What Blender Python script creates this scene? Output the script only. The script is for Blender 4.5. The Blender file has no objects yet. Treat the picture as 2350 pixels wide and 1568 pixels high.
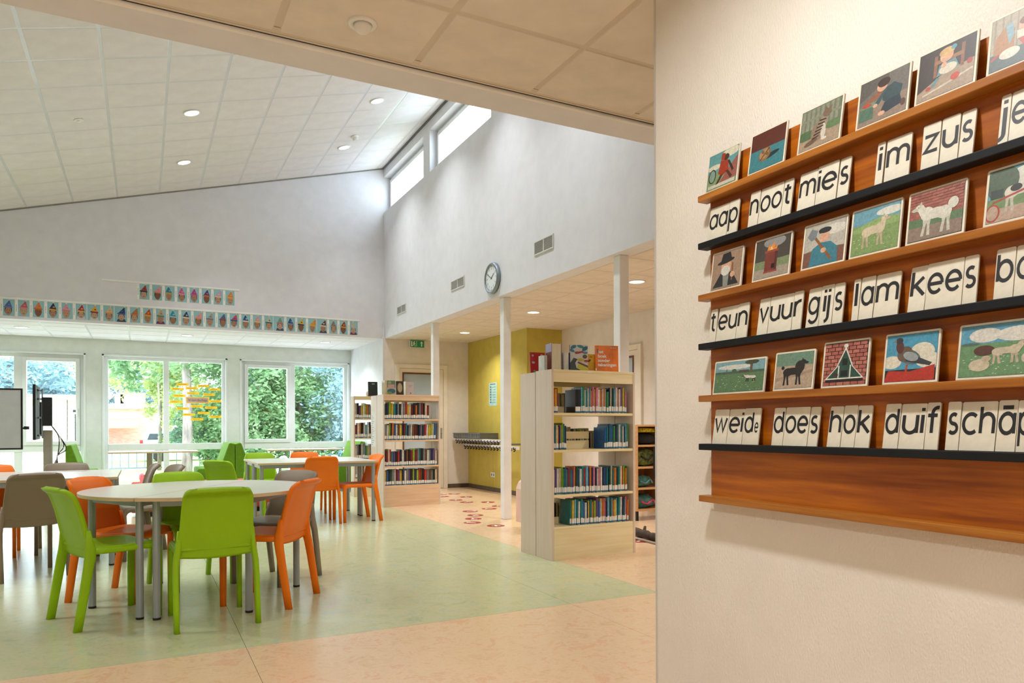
import bpy, math, random
from mathutils import Vector, Matrix
R = math.radians
SC = bpy.context.scene
COL = SC.collection
random.seed(7)

# ------------------------------------------------------------------ camera
F, CX, HY, EYE = 1657.0, 1175.0, 980.0, 1.145
TH = math.atan((1175 - 328) / 1657.0)
ROLL = R(.2)
cam_d = bpy.data.cameras.new('camera'); cam = bpy.data.objects.new('camera', cam_d); COL.objects.link(cam)
cam_d.sensor_fit = 'HORIZONTAL'; cam_d.sensor_width = 36.0
cam_d.lens = F / 2350 * 36.0
cam_d.shift_y = (HY - 784) / 2350
cam_d.clip_start = .05; cam_d.clip_end = 400
cam.matrix_world = Matrix.Translation((0, 0, EYE)) @ Matrix.Rotation(-TH, 4, 'Z') @ Matrix.Rotation(R(90), 4, 'X') @ Matrix.Rotation(-ROLL, 4, 'Z')
SC.camera = cam

# ------------------------------------------------------------------ world and exposure
w = bpy.data.worlds.new('overcast_sky'); SC.world = w; w.use_nodes = True
bg = w.node_tree.nodes['Background']
bg.inputs[0].default_value = (.74, .88, 1.0, 1); bg.inputs[1].default_value = 5.6
vs = SC.view_settings
vs.view_transform = 'Standard'; vs.look = 'None'; vs.gamma = 1.0; vs.use_curve_mapping = False
vs.exposure = 0.66

# pixel helpers: a pixel gives a direction, a known plane gives the distance
def ray(x, y):
    u = (x - CX) / F; v = -(y - HY) / F
    c, s = math.cos(ROLL), math.sin(ROLL)
    u, v = u * c + v * s, -u * s + v * c
    return Vector((u * math.cos(TH) + math.sin(TH), math.cos(TH) - u * math.sin(TH), v))
O = Vector((0, 0, EYE))
def atz(x, y, z): r = ray(x, y); return O + r * ((z - EYE) / r.z)
def atX(x, y, X): r = ray(x, y); return O + r * (X / r.x)
def atY(x, y, Y): r = ray(x, y); return O + r * (Y / r.y)

# ------------------------------------------------------------------ materials
def lin(c):
    if isinstance(c, str):
        c = tuple(int(c[i:i + 2], 16) / 255 for i in (0, 2, 4))
    return tuple((x / 12.92 if x <= .04045 else ((x + .055) / 1.055) ** 2.4) for x in c)
MATS = {}
def newmat(name):
    m = bpy.data.materials.new(name); m.use_nodes = True
    nt = m.node_tree; b = nt.nodes['Principled BSDF']
    MATS[name] = m
    return m, nt, b
def node(nt, t, **k):
    n = nt.nodes.new(t)
    for a, v in k.items(): setattr(n, a, v)
    return n
def coords(nt, scale, obj=True):
    tc = node(nt, 'ShaderNodeTexCoord'); mp = node(nt, 'ShaderNodeMapping')
    mp.inputs['Scale'].default_value = scale
    nt.links.new(tc.outputs['Object'], mp.inputs[0])
    return mp.outputs[0]
def noise(nt, vec, scale, detail=3, rough=.55):
    n = node(nt, 'ShaderNodeTexNoise'); n.inputs['Scale'].default_value = scale
    n.inputs['Detail'].default_value = detail; n.inputs['Roughness'].default_value = rough
    nt.links.new(vec, n.inputs['Vector']); return n
def ramp(nt, fac, stops):
    r = node(nt, 'ShaderNodeValToRGB'); cr = r.color_ramp
    while len(cr.elements) < len(stops): cr.elements.new(.5)
    for e, (p, c) in zip(cr.elements, stops):
        e.position = p; e.color = (*lin(c), 1)
    nt.links.new(fac, r.inputs[0]); return r.outputs[0]
def bump(nt, b, height, strength, dist=.002):
    bp = node(nt, 'ShaderNodeBump'); bp.inputs['Strength'].default_value = strength; bp.inputs['Distance'].default_value = dist
    nt.links.new(height, bp.inputs['Height']); nt.links.new(bp.outputs[0], b.inputs['Normal'])
def mat(name, c, rough=.5, var=.05, scale=(6, 6, 6), metal=0, bmp=0, bscale=80, spec=.5, coat=0):
    """plain surface with a little procedural mottling and optional fine relief"""
    m, nt, b = newmat(name)
    rgb = tuple(int(c[i:i + 2], 16) / 255 for i in (0, 2, 4))
    lo = tuple(max(0, x * (1 - var)) for x in rgb); hi = tuple(min(1, x * (1 + var)) for x in rgb)
    v = coords(nt, scale); n = noise(nt, v, 1.0)
    nt.links.new(ramp(nt, n.outputs[0], [(.3, lo), (.7, hi)]), b.inputs['Base Color'])
    b.inputs['Roughness'].default_value = rough; b.inputs['Metallic'].default_value = metal
    b.inputs['Specular IOR Level'].default_value = spec
    if coat: b.inputs['Coat Weight'].default_value = coat
    if bmp:
        n2 = noise(nt, coords(nt, (bscale,) * 3), 1.0, 2); bump(nt, b, n2.outputs[0], bmp)
    return m
def wood(name, a, c, rough=.45, scale=(2, 30, 30), coat=0):
    m, nt, b = newmat(name)
    v = coords(nt, scale)
    n = noise(nt, v, 1.0, 6, .6); n2 = noise(nt, coords(nt, (1.7, 1.7, 1.7)), 1.0, 2)
    mx = node(nt, 'ShaderNodeMath', operation='MULTIPLY_ADD'); mx.inputs[1].default_value = .25
    nt.links.new(n2.outputs[0], mx.inputs[0])
    sc2 = node(nt, 'ShaderNodeMath', operation='MULTIPLY'); sc2.inputs[1].default_value = .8
    nt.links.new(n.outputs[0], sc2.inputs[0]); nt.links.new(sc2.outputs[0], mx.inputs[2])
    nt.links.new(ramp(nt, mx.outputs[0], [(.40, a), (.66, c)]), b.inputs['Base Color'])
    b.inputs['Roughness'].default_value = rough
    if coat: b.inputs['Coat Weight'].default_value = coat
    bump(nt, b, n.outputs[0], .08, .001)
    return m
def emis(name, c, s):
    m, nt, b = newmat(name)
    b.inputs['Base Color'].default_value = (*lin(c), 1)
    b.inputs['Emission Color'].default_value = (*lin(c), 1); b.inputs['Emission Strength'].default_value = s
    return m
def lino(name, stops):
    m, nt, b = newmat(name)
    v = coords(nt, (1, 1, 1))
    n1 = noise(nt, v, 7.0, 6, .68); n1.inputs['Distortion'].default_value = .9
    n2 = noise(nt, v, 45.0, 4, .7)
    mx = node(nt, 'ShaderNodeMath', operation='MULTIPLY_ADD'); mx.inputs[1].default_value = .3
    sb = node(nt, 'ShaderNodeMath', operation='MULTIPLY'); sb.inputs[1].default_value = .7
    nt.links.new(n1.outputs[0], sb.inputs[0]); nt.links.new(n2.outputs[0], mx.inputs[0]); nt.links.new(sb.outputs[0], mx.inputs[2])
    nt.links.new(ramp(nt, mx.outputs[0], stops), b.inputs['Base Color'])
    b.inputs['Roughness'].default_value = .3
    rr = node(nt, 'ShaderNodeMapRange'); rr.inputs['To Min'].default_value = .16; rr.inputs['To Max'].default_value = .3
    nt.links.new(n2.outputs[0], rr.inputs[0]); nt.links.new(rr.outputs[0], b.inputs['Roughness'])
    bump(nt, b, n2.outputs[0], .05, .001)
    return m
lino('lino_green', [(.30, '9fb398'), (.42, 'bbc298'), (.52, 'cbc79c'), (.60, 'b3c2a3'), (.72, 'd8c69c')])
lino('lino_orange', [(.30, 'd7ae88'), (.42, 'e4c19a'), (.52, 'e9caa4'), (.60, 'e4b592'), (.72, 'ebd2a6')])
mat('white_wall', 'e0dee2', .75, .015, bmp=.12, bscale=260)
mat('warm_wall', 'e9e2da', .75, .02, bmp=.15, bscale=260)
mat('olive_wall', 'c6b450', .7, .03, bmp=.15, bscale=260)
mat('sage_wall', 'e5eae7', .7, .02, bmp=.1, bscale=260)
mat('tile_white', 'e5e0e2', .9, .02, (3, 3, 3), bmp=.35, bscale=300)
mat('tile_warm', 'e3d8ca', .9, .03, (3, 3, 3), bmp=.35, bscale=300)
mat('grid_white', 'd2d3d9', .28, .01)
mat('grid_warm', 'd3c5b3', .5, .01)
mat('black', '0c0c0d', .5, .1)
mat('dark_rubber', '151514', .6, .1)
mat('window_white', 'f0f3f4', .35, .01)
mat('baseboard', '5b4d40', .5, .1)
mat('white_paint', 'efeeec', .4, .02)
mat('door_cream', 'eee5d6', .4, .02)
mat('brown_wood', '6b3d1f', .45, .15, (3, 30, 3))
mat('alu_trim', 'cfccc6', .4, .02, metal=.3)
wood('maple', 'e0c59e', 'ecd7b4', .42, (30, 30, 2))
wood('maple_side', 'dcc6b0', 'e3d0be', .42, (30, 30, 2))
wood('maple_h', 'ead6a2', 'f5e6be', .42, (2, 30, 30))
wood('maple_far', 'dfba94', 'ebcdac', .42, (2, 30, 30)); wood('beech', 'c99562', 'd9ab7a', .42, (2, 30, 30))
wood('teak', '843c02', 'b86606', .38, (30, 2.2, 34), coat=.06)
wood('teak_light', '874a0a', 'b07026', .38, (30, 2.2, 34), coat=.06)
mat('black_paint', '101316', .55, .2, bmp=.1, bscale=60, spec=.3)
mat('plastic_green', '98c400', .45, .02, spec=.35, bmp=.08, bscale=420)
mat('plastic_orange', 'ff7c04', .45, .02, spec=.35, bmp=.08, bscale=420)
mat('plastic_taupe', '8d7c66', .42, .02, bmp=.08, bscale=420)
mat('table_top', 'd9d2c8', .28, .02, (40, 3, 3), bmp=.03, bscale=120)
mat('table_edge', 'd8bd94', .45, .05, (3, 3, 30))
mat('grey_steel', 'a3a9ab', .38, .02, metal=.35)
mat('fabric_green', '628c08', .85, .05, (20, 20, 20), bmp=.3, bscale=500)
mat('fabric_red', 'd1583c', .85, .05, (20, 20, 20), bmp=.3, bscale=500)
mat('card', 'd2cbb6', .5, .05, (25, 25, 25), bmp=.05, bscale=90)
mat('ink', '17181a', .5, .1)
mat('paper', 'eceae4', .7, .03)
mat('pages', 'e2d6ba', .8, .06, (200, 200, 4))
mat('label_band', '3a6f8f', .5, .35, (40, 40, 40))
mat('sign_rose', 'eec7b6', .6, .03)
def thinpaper(name, c):
    m = mat(name, c, .6, .03); nt = m.node_tree; b = nt.nodes['Principled BSDF']
    tl = node(nt, 'ShaderNodeBsdfTranslucent'); tl.inputs[0].default_value = (*lin(c), 1)
    ms = node(nt, 'ShaderNodeMixShader'); ms.inputs[0].default_value = .3
    nt.links.new(b.outputs[0], ms.inputs[1]); nt.links.new(tl.outputs[0], ms.inputs[2]); nt.links.new(ms.outputs[0], nt.nodes['Material Output'].inputs[0])
thinpaper('yellow_sign', 'ffd83a'); mat('ochre_ink', 'd8a010', .6, .05); thinpaper('rose_paper', 'f0cdbd')
mat('grey_screen', 'c9c9cd', .6, .02)
mat('plastic_grey', '6f7274', .5, .05)
mat('plastic_white', 'e8e7e3', .4, .02)
mat('clock_rim', '8e9aa3', .3, .03, metal=.5)
mat('clock_face', 'e9edf0', .4, .01)
mat('taupe_paint', 'a39a8c', .5, .03)
mat('sticker_red', '96231c', .4, .06, (20, 20, 20))
mat('exit_green', '0f8f5f', .4, .02)
mat('vent_white', 'dcdad4', .5, .02)
mat('vent_dark', '8f8c84', .6, .05)
mat('poster_blue', 'a8d3d0', .6, .06, (8, 8, 8))
mat('bag_teal', '4e7f7c', .8, .2, (25, 25, 25), bmp=.4, bscale=90)
mat('bag_pink', 'c2456a', .8, .15, (25, 25, 25), bmp=.4, bscale=90)
mat('bag_black', '17171a', .75, .2, (25, 25, 25), bmp=.4, bscale=90)
mat('bag_yellow', 'd8b018', .75, .35, (40, 40, 40), bmp=.4, bscale=90)
mat('bag_camo', '5d6a35', .8, .5, (30, 30, 30), bmp=.4, bscale=90)
mat('bark', '857b72', .9, .35, (8, 8, 2), bmp=.8, bscale=25)
mat('branch_dark', '3a2c22', .8, .3, (20, 20, 20), bmp=.8, bscale=60)
def leafmat(name, a, c):
    m, nt, b = newmat(name)
    n = noise(nt, coords(nt, (1.4, 1.4, 1.4)), 1.0, 4)
    col = ramp(nt, n.outputs[0], [(.3, a), (.7, c)])
    nt.links.new(col, b.inputs['Base Color']); b.inputs['Roughness'].default_value = .5
    tl = node(nt, 'ShaderNodeBsdfTranslucent'); nt.links.new(col, tl.inputs[0])
    ms = node(nt, 'ShaderNodeMixShader'); ms.inputs[0].default_value = .4
    nt.links.new(b.outputs[0], ms.inputs[1]); nt.links.new(tl.outputs[0], ms.inputs[2]); nt.links.new(ms.outputs[0], nt.nodes['Material Output'].inputs[0])
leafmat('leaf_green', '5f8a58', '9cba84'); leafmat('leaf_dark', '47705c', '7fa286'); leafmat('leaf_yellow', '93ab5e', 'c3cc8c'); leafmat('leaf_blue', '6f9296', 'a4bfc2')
mat('grass', '93ad62', .9, .25, (3, 3, 3), bmp=.6, bscale=30)
mat('paving', 'c9c4bd', .8, .06, (4, 4, 4))
mat('tan_plank', 'e2cdb4', .8, .1, (1, 1, 12))
mat('red_brick', 'cf978c', .8, .12, (3, 3, 14))
mat('roof_white', 'e6e9ee', .6, .02)
mat('dark_glass', '3b4450', .15, .1)
mat('awning', 'f0b070', .7, .05)
mat('car_white', 'e8ecf2', .3, .02)
mat('car_red', 'c43030', .3, .05)
mat('fence_grey', '7f8890', .6, .05)
emis('lamp_glow', 'fff4e0', 6.0)
emis('lamp_glow_cool', 'fbfcff', 5.0)
# woven glass-fibre wallpaper: a fine slanted weave as relief
m, nt, b = newmat('woven_wall')
v = coords(nt, (1, 1, 1))
mpw = node(nt, 'ShaderNodeMapping'); mpw.inputs['Rotation'].default_value = (R(-14), 0, 0); mpw.inputs['Scale'].default_value = (40, 210, 95)
tcw = node(nt, 'ShaderNodeTexCoord'); nt.links.new(tcw.outputs['Object'], mpw.inputs[0])
wn = noise(nt, mpw.outputs[0], 1.0, 1.5, .5)
bump(nt, b, wn.outputs[0], .62, .003)
n = noise(nt, v, 3.0)
nt.links.new(ramp(nt, n.outputs[0], [(.3, 'e0d9cb'), (.7, 'e8e1d4')]), b.inputs['Base Color'])
b.inputs['Roughness'].default_value = .6
# clear glass: light goes through, the surface reflects a little
m, nt, b = newmat('glass')
tr = node(nt, 'ShaderNodeBsdfTransparent'); gl = node(nt, 'ShaderNodeBsdfGlossy'); gl.inputs['Roughness'].default_value = .02
lw = node(nt, 'ShaderNodeMapRange'); lw.inputs['To Min'].default_value = .04; lw.inputs['To Max'].default_value = .07
n = noise(nt, coords(nt, (2, 2, 2)), 1.0); nt.links.new(n.outputs[0], lw.inputs[0])
tr.inputs[0].default_value = (.97, .985, .985, 1)
ms = node(nt, 'ShaderNodeMixShader'); nt.links.new(lw.outputs[0], ms.inputs[0]); nt.links.new(tr.outputs[0], ms.inputs[1]); nt.links.new(gl.outputs[0], ms.inputs[2])
nt.links.new(ms.outputs[0], nt.nodes['Material Output'].inputs[0])
# door glass, a little milky
m, nt, b = newmat('door_glass'); b.inputs['Base Color'].default_value = (*lin('b9c8d6'), 1); b.inputs['Roughness'].default_value = .12
n = noise(nt, coords(nt, (.6, .6, .8)), 1.0); nt.links.new(ramp(nt, n.outputs[0], [(.3, '9fb2c2'), (.7, 'cfdbe6')]), b.inputs['Base Color'])
# flat print: colours stored per face, with paper mottling
m, nt, b = newmat('print')
at = node(nt, 'ShaderNodeAttribute', attribute_name='Col')
n = noise(nt, coords(nt, (1, 1, 1)), 160.0, 4, .7)
rp = ramp(nt, n.outputs[0], [(.25, 'a8a8a8'), (.75, 'ffffff')])
mm = node(nt, 'ShaderNodeMix', data_type='RGBA', blend_type='MULTIPLY'); mm.inputs[0].default_value = .75
nt.links.new(at.outputs['Color'], mm.inputs[6]); nt.links.new(rp, mm.inputs[7]); nt.links.new(mm.outputs[2], b.inputs['Base Color'])
b.inputs['Roughness'].default_value = .45
# book covers take the object's own colour
m, nt, b = newmat('book_cover')
oi = node(nt, 'ShaderNodeObjectInfo')
n = noise(nt, coords(nt, (8, 8, 5)), 1.0, 3)
rp = ramp(nt, n.outputs[0], [(.38, 'b4b4b4'), (.6, 'ffffff')])
mm = node(nt, 'ShaderNodeMix', data_type='RGBA', blend_type='MULTIPLY'); mm.inputs[0].default_value = .6
nt.links.new(oi.outputs['Color'], mm.inputs[6]); nt.links.new(rp, mm.inputs[7]); nt.links.new(mm.outputs[2], b.inputs['Base Color'])
b.inputs['Roughness'].default_value = .35

# ------------------------------------------------------------------ mesh helpers
class MB:
    def __init__(s): s.v = []; s.f = []; s.m = []; s.c = []
    def add(s, vs, fs, mi=0, col=None, M=None):
        k = len(s.v)
        s.v += [tuple(M @ Vector(p)) if M else tuple(p) for p in vs]
        for f in fs:
            s.f.append(tuple(i + k for i in f)); s.m.append(mi); s.c.append(col)
        return s
    def box(s, x0, x1, y0, y1, z0, z1, mi=0, M=None, col=None):
        vs = [(x, y, z) for z in (z0, z1) for y in (y0, y1) for x in (x0, x1)]
        return s.add(vs, [(0, 2, 3, 1), (4, 5, 7, 6), (0, 1, 5, 4), (2, 6, 7, 3), (0, 4, 6, 2), (1, 3, 7, 5)], mi, col, M)
    def prism(s, pts, vec, mi=0, M=None, col=None, side=None):
        n = len(pts); vs = [Vector(p) for p in pts]; vec = Vector(vec)
        vs = vs + [p + vec for p in vs]
        s.add(vs, [tuple(range(n - 1, -1, -1)), tuple(range(n, 2 * n))], mi, col, M)
        k = len(s.v) - 2 * n
        for i in range(n):
            j = (i + 1) % n
            s.f.append((k + i, k + j, k + n + j, k + n + i)); s.m.append(mi if side is None else side); s.c.append(col)
        return s
    def loft(s, rings, mi=0, caps=True, closed=True, M=None, col=None):
        n = len(rings[0]); vs = [p for r in rings for p in r]; fs = []
        for a in range(len(rings) - 1):
            for i in range(n if closed else n - 1):
                j = (i + 1) % n
                fs.append((a * n + i, a * n + j, (a + 1) * n + j, (a + 1) * n + i))
        if caps: fs += [tuple(range(n - 1, -1, -1)), tuple(range((len(rings) - 1) * n, len(rings) * n))]
        return s.add(vs, fs, mi, col, M)
    def tube(s, path, rad, seg=8, mi=0, caps=True, M=None):
        P = [Vector(p) for p in path]; rings = []
        up = Vector((0, 0, 1))
        for i, p in enumerate(P):
            t = (P[min(i + 1, len(P) - 1)] - P[max(i - 1, 0)]).normalized()
            a = t.cross(up if abs(t.z) < .95 else Vector((1, 0, 0))).normalized(); bb = t.cross(a)
            r = rad[i] if isinstance(rad, (list, tuple)) else rad
            rings.append([p + a * (r * math.cos(2 * math.pi * k / seg)) + bb * (r * math.sin(2 * math.pi * k / seg)) for k in range(seg)])
        return s.loft(rings, mi, caps, M=M)
    def lathe(s, prof, seg=24, mi=0, M=None, caps=True):
        rings = [[(r * math.cos(2 * math.pi * k / seg), r * math.sin(2 * math.pi * k / seg), z) for k in range(seg)] for r, z in prof]
        return s.loft(rings, mi, caps, M=M)
    def poly(s, pts, mi=0, col=None, M=None): return s.add(pts, [tuple(range(len(pts)))], mi, col, M)
    def mesh(s, name, mats, smooth=False):
        me = bpy.data.meshes.new(name); me.from_pydata(s.v, [], s.f); 
        for m in (mats if isinstance(mats, (list, tuple)) else [mats]): me.materials.append(MATS[m])
        me.polygons.foreach_set('material_index', s.m)
        if smooth: me.polygons.foreach_set('use_smooth', [True] * len(s.f))
        if any(c is not None for c in s.c):
            a = me.color_attributes.new('Col', 'FLOAT_COLOR', 'CORNER'); i = 0
            for p, c in zip(me.polygons, s.c):
                cc = (*lin(c or 'ffffff'), 1)
                for _ in p.vertices: a.data[i].color = cc; i += 1
        me.update(); return me
def link(name, me, parent=None, loc=(0, 0, 0), rot=(0, 0, 0), scale=(1, 1, 1)):
    o = bpy.data.objects.new(name, me); COL.objects.link(o)
    o.parent = parent; o.location = loc; o.rotation_euler = rot; o.scale = scale
    return o
def part(name, mb, mats, parent=None, smooth=False, bevel=0, angle=None):
    o = link(name, mb.mesh(name, mats, smooth), parent)
    if bevel:
        bv = o.modifiers.new('bevel', 'BEVEL'); bv.width = bevel; bv.segments = 2; bv.limit_method = 'ANGLE'; bv.angle_limit = R(40)
    return o
def tag(o, label=None, cat=None, group=None, kind=None):
    for k, v in (('label', label), ('category', cat), ('group', group), ('kind', kind)):
        if v: o[k] = v
    return o
def thing(name, label, cat, loc=(0, 0, 0), rz=0, group=None):
    o = link(name, None, None, loc, (0, 0, rz)); o.empty_display_size = .1
    return tag(o, label, cat, group)
def struct(name, mb, mats, label, cat, smooth=False, bevel=0):
    return tag(part(name, mb, mats, None, smooth, bevel), label, cat, None, 'structure')
def copy_tree(o, parent=None):
    c = o.copy(); COL.objects.link(c); c.parent = parent
    for ch in list(o.children): copy_tree(ch, c)
    return c
def textmesh(name, txt, size, material, parent, M, align='CENTER', bold=0):
    cu = bpy.data.curves.new('tmp', 'FONT'); cu.body = txt; cu.size = size; cu.align_x = align; cu.align_y = 'CENTER'; cu.offset = bold; cu.resolution_u = 3
    t = bpy.data.objects.new('tmp', cu); COL.objects.link(t)
    bpy.context.view_layer.update()
    me = bpy.data.meshes.new_from_object(t.evaluated_get(bpy.context.evaluated_depsgraph_get()))
    bpy.data.objects.remove(t); bpy.data.curves.remove(cu)
    me.transform(M); me.name = name; me.materials.clear(); me.materials.append(MATS[material])
    return link(name, me, parent)
WORDS = 'zero first second third fourth fifth sixth seventh eighth ninth tenth eleventh twelfth thirteenth fourteenth fifteenth sixteenth seventeenth eighteenth nineteenth twentieth'.split()
TENS = {20: 'twenty', 30: 'thirty', 40: 'forty'}
def nth(i):
    if i <= 20: return WORDS[i]
    t = i // 10 * 10
    return ({30: 'thirtieth', 40: 'fortieth'}[i] if i == t else TENS[t] + '-' + WORDS[i - t])
# ================================================================== STRUCTURE
CEIL = 2.75
XW = 3.90      # upper wall with the clock
YF = 12.70     # far upper wall
YWIN = 14.95   # window wall
BX = 1.65      # wall that carries the reading board
BYE = 2.085    # its free end
WARM = (1.0, .96, .90); FRONT = (.97, .985, 1.0); NEUT = (.90, .96, 1.0)

floor = struct('floor', MB().box(-5.2, 6.4, -3.2, 15.2, -.15, -.003), 'baseboard', 'school hall floor laid with green and orange linoleum', 'floor')
xs = [-5.0, -3.485, -1.505, .475, 2.455, 4.435, 6.19]
g = .0012
def sheet(x0, x1, y0, y1, m): part('linoleum_sheet', MB().box(x0 + g, x1 - g, y0 + g, y1 - g, -.003, 0), m, floor)
for a, b_ in zip(xs, xs[1:]): sheet(a, b_, -3, 3.98, 'lino_orange')
for a, b_ in zip([-5, -3.485, -1.505, .475, 2.455], [-3.485, -1.505, .475, 2.455, 3.16]): sheet(a, b_, 3.98, 14.95, 'lino_green')
for a, b_ in ((3.16, 4.435), (4.435, 6.19)): sheet(a, b_, 3.98, 12.65, 'lino_orange')

# --- walls
def wallbox(name, boxes, m, label):
    mb = MB()
    for bb in boxes: mb.box(*bb)
    return struct(name, mb, m, label, 'wall')
ZR = lambda x: 5.84 + (x - 3.9) * .266
# window wall with three openings
W1, W2, W3 = (-3.05, -.94), (-.62, 1.425), (1.72, 3.80)
WZ0, WZ1 = .06, 2.455
wb = [(-5.2, W1[0], YWIN, YWIN + .3, 0, 3), (W1[1], W2[0], YWIN, YWIN + .3, 0, 3), (W2[1], W3[0], YWIN, YWIN + .3, 0, 3), (W3[1], 4.1, YWIN, YWIN + .3, 0, 3)]
for a, b_ in (W1, W2, W3): wb += [(a, b_, YWIN, YWIN + .3, WZ1, 3), (a, b_, YWIN, YWIN + .3, -.1, WZ0)]
wallbox('wall_windows', wb, 'sage_wall', 'pale wall around the three big garden windows')
wallbox('wall_far', [(-5.2, XW, YF, YF + .22, CEIL, 6.2)], 'white_wall', 'high white wall carrying the rows of party-hat photos')
wallbox('wall_near', [(-5.2, XW, 3.075, 3.30, CEIL, 6.2)], 'white_wall', 'deep beam between the front ceiling and the high hall')
cw = [(XW, 4.09, 3.075, YF + .22, CEIL, 5.03), (XW, 4.09, 3.075, YF + .22, 5.675, 6.2)]
CL = [(10.63, 12.70), (8.18, 10.35), (5.73, 7.90)]
edges = [3.075, 5.73, 7.90, 8.18, 10.35, 10.63]
for a, b_ in ((3.075, 5.73), (7.90, 8.18), (10.35, 10.63), (12.70, 12.92)): cw.append((XW, 4.09, a, b_, 5.03, 5.675))
wallbox('wall_clock', cw, 'white_wall', 'high white wall with the clock and the clerestory windows')
wallbox('wall_left', [(-5.25, -5.0, -3.2, 15.2, -.1, 6)], 'white_wall', 'white side wall of the hall')
wallbox('wall_alcove', [(3.86, 4.02, 12.66, 15.0, -.1, 3)], 'white_wall', 'white side wall of the window alcove')
wallbox('wall_door', [(4.02, 5.53, 12.65, 12.9, -.1, 3), (3.9, 4.02, 12.655, 12.9, -.1, 2.9)], 'warm_wall', 'cream wall with the glazed door under the exit sign')
wallbox('wall_olive', [(5.53, 6.4, 10.28, 12.9, -.1, 3)], 'olive_wall', 'olive green wall block behind the coat rack')
wallbox('wall_right', [(6.19, 6.4, -3.2, 10.28, -.1, 3)], 'warm_wall', 'cream wall on the far right behind the bookcase')
wallbox('wall_camera', [(-5.2, 6.4, -3.25, -3.0, -.1, 3)], 'warm_wall', 'wall at the end of the front hall')
bwall = wallbox('wall_board', [(BX, BX + .12, -3.0, BYE, 0, CEIL + .05)], 'woven_wall', 'cream wall with woven wallpaper on which the reading board hangs')
tr = struct('trim_1', MB().box(BX - .0015, BX + .006, BYE - .006, BYE + .004, 0, CEIL).box(BX + .0, BX + .121, BYE, BYE + .003, 0, CEIL), 'alu_trim', 'pale metal corner bead on the free end of the board wall', 'trim')
# shadow gap and rounded profile where the front ceiling meets the beam
struct('trim_2', MB().box(-5, 6.19, 3.045, 3.058, CEIL - .004, CEIL + .02).box(-5, 3.9, 3.0, 3.045, CEIL - .002, CEIL + .0), ['grid_warm'], 'edge profile along the front ceiling', 'trim')
struct('trim_3', MB().box(-5, 6.19, 3.058, 3.075, CEIL + .0005, CEIL + .02), 'black', 'black shadow gap between ceiling and beam', 'trim')
mbp = MB()
prof = [(0, 3.075 + .014 - .014 * math.cos(a), CEIL + .002 - .016 * math.sin(a)) for a in [R(x) for x in range(0, 181, 20)]]
mbp.prism([(-5, p[1], p[2]) for p in prof], (8.9, 0, 0))
struct('trim_4', mbp, 'white_paint', 'rounded white bead along the beam', 'trim', smooth=False)
struct('baseboard_door', MB().box(5.1, 5.53, 12.635, 12.65, 0, .075), 'baseboard', 'dark brown skirting below the cream wall by the door', 'baseboard')
struct('baseboard_olive', MB().box(5.515, 5.53, 10.265, 12.635, 0, .075).box(5.53, 6.19, 10.265, 10.28, 0, .075), 'baseboard', 'dark brown skirting below the olive wall', 'baseboard')
struct('baseboard_right', MB().box(6.175, 6.19, -3, 8.0, 0, .075).box(6.175, 6.19, 9.3, 10.265, 0, .075), 'baseboard', 'dark brown skirting below the far right wall', 'baseboard')

# --- ceilings: slab plus one object per tile
def chtile(t=.012):
    h = .5; c = .492
    mb = MB()
    mb.loft([[(-c, -c, 0), (c, -c, 0), (c, c, 0), (-c, c, 0)], [(-h, -h, .3), (h, -h, .3), (h, h, .3), (-h, h, .3)], [(-h, -h, 1), (h, -h, 1), (h, h, 1), (-h, h, 1)]])
    return mb
TW = chtile().mesh('ceiling_tile', 'tile_white'); TM = chtile().mesh('ceiling_tile', 'tile_warm')
def tiles(parent, xl, yl, me, z, bar=.024, slope=None, x_off=0):
    for x0, x1 in zip(xl, xl[1:]):
        for y0, y1 in zip(yl, yl[1:]):
            cx, cy = (x0 + x1) / 2, (y0 + y1) / 2
            sx, sy = x1 - x0 - bar, y1 - y0 - bar
            if sx < .03 or sy < .03: continue
            if slope is None: link('ceiling_tile', me, parent, (cx, cy, z), (0, 0, 0), (sx, sy, .012))
            else: link('ceiling_tile', me, parent, (cx, cy, ZR(cx) + z), (0, -slope, 0), (sx / math.cos(slope), sy, .012))
def grid(lo, hi, base, pitch):
    k = math.floor((lo - base) / pitch) + 1; out = [lo]
    while base + k * pitch < hi - .02:
        if base + k * pitch > lo + .02: out.append(base + k * pitch)
        k += 1
    return out + [hi]
cf = struct('ceiling_front', MB().box(-5, 6.3, -3.1, 3.045, CEIL + .001, CEIL + .2), 'grid_warm', 'low tiled ceiling above the board wall', 'ceiling')
tiles(cf, grid(-2.6, 3.9, .484, .592), grid(-.9, 3.04, 2.578, .592), TM, CEIL - .003)
cs = struct('ceiling_side', MB().box(4.09, 6.3, 3.06, 12.7, CEIL + .001, CEIL + .2), 'grid_warm', 'low tiled ceiling beyond the columns', 'ceiling')
tiles(cs, grid(4.092, 6.19, 4.60, .6), grid(3.08, 12.65, 6.79, .6), TM, CEIL - .003)
ca = struct('ceiling_alcove', MB().box(-5, 3.9, YF + .22, YWIN + .1, CEIL + .001, CEIL + .2), 'grid_white', 'low white tiled ceiling of the window alcove', 'ceiling')
tiles(ca, grid(-3.2, 3.86, .39, .592), grid(YF + .222, YWIN, 13.35, .592), TW, CEIL - .003)
SL = math.atan(.266)
mb = MB(); y0, y1 = 3.2, YF + .05
mb.prism([(-5.1, y0, ZR(-5.1) + .001), (4.0, y0, ZR(4.0) + .001), (4.0, y0, ZR(4) + .3), (-5.1, y0, ZR(-5.1) + .3)], (0, y1 - y0, 0))
cm = struct('ceiling_main', mb, 'grid_white', 'high sloping tiled ceiling of the hall', 'ceiling')
tiles(cm, grid(-3.3, 3.885, .246, .586), grid(3.31, YF - .01, 7.386, .606), TW, -.001, slope=SL)
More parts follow.
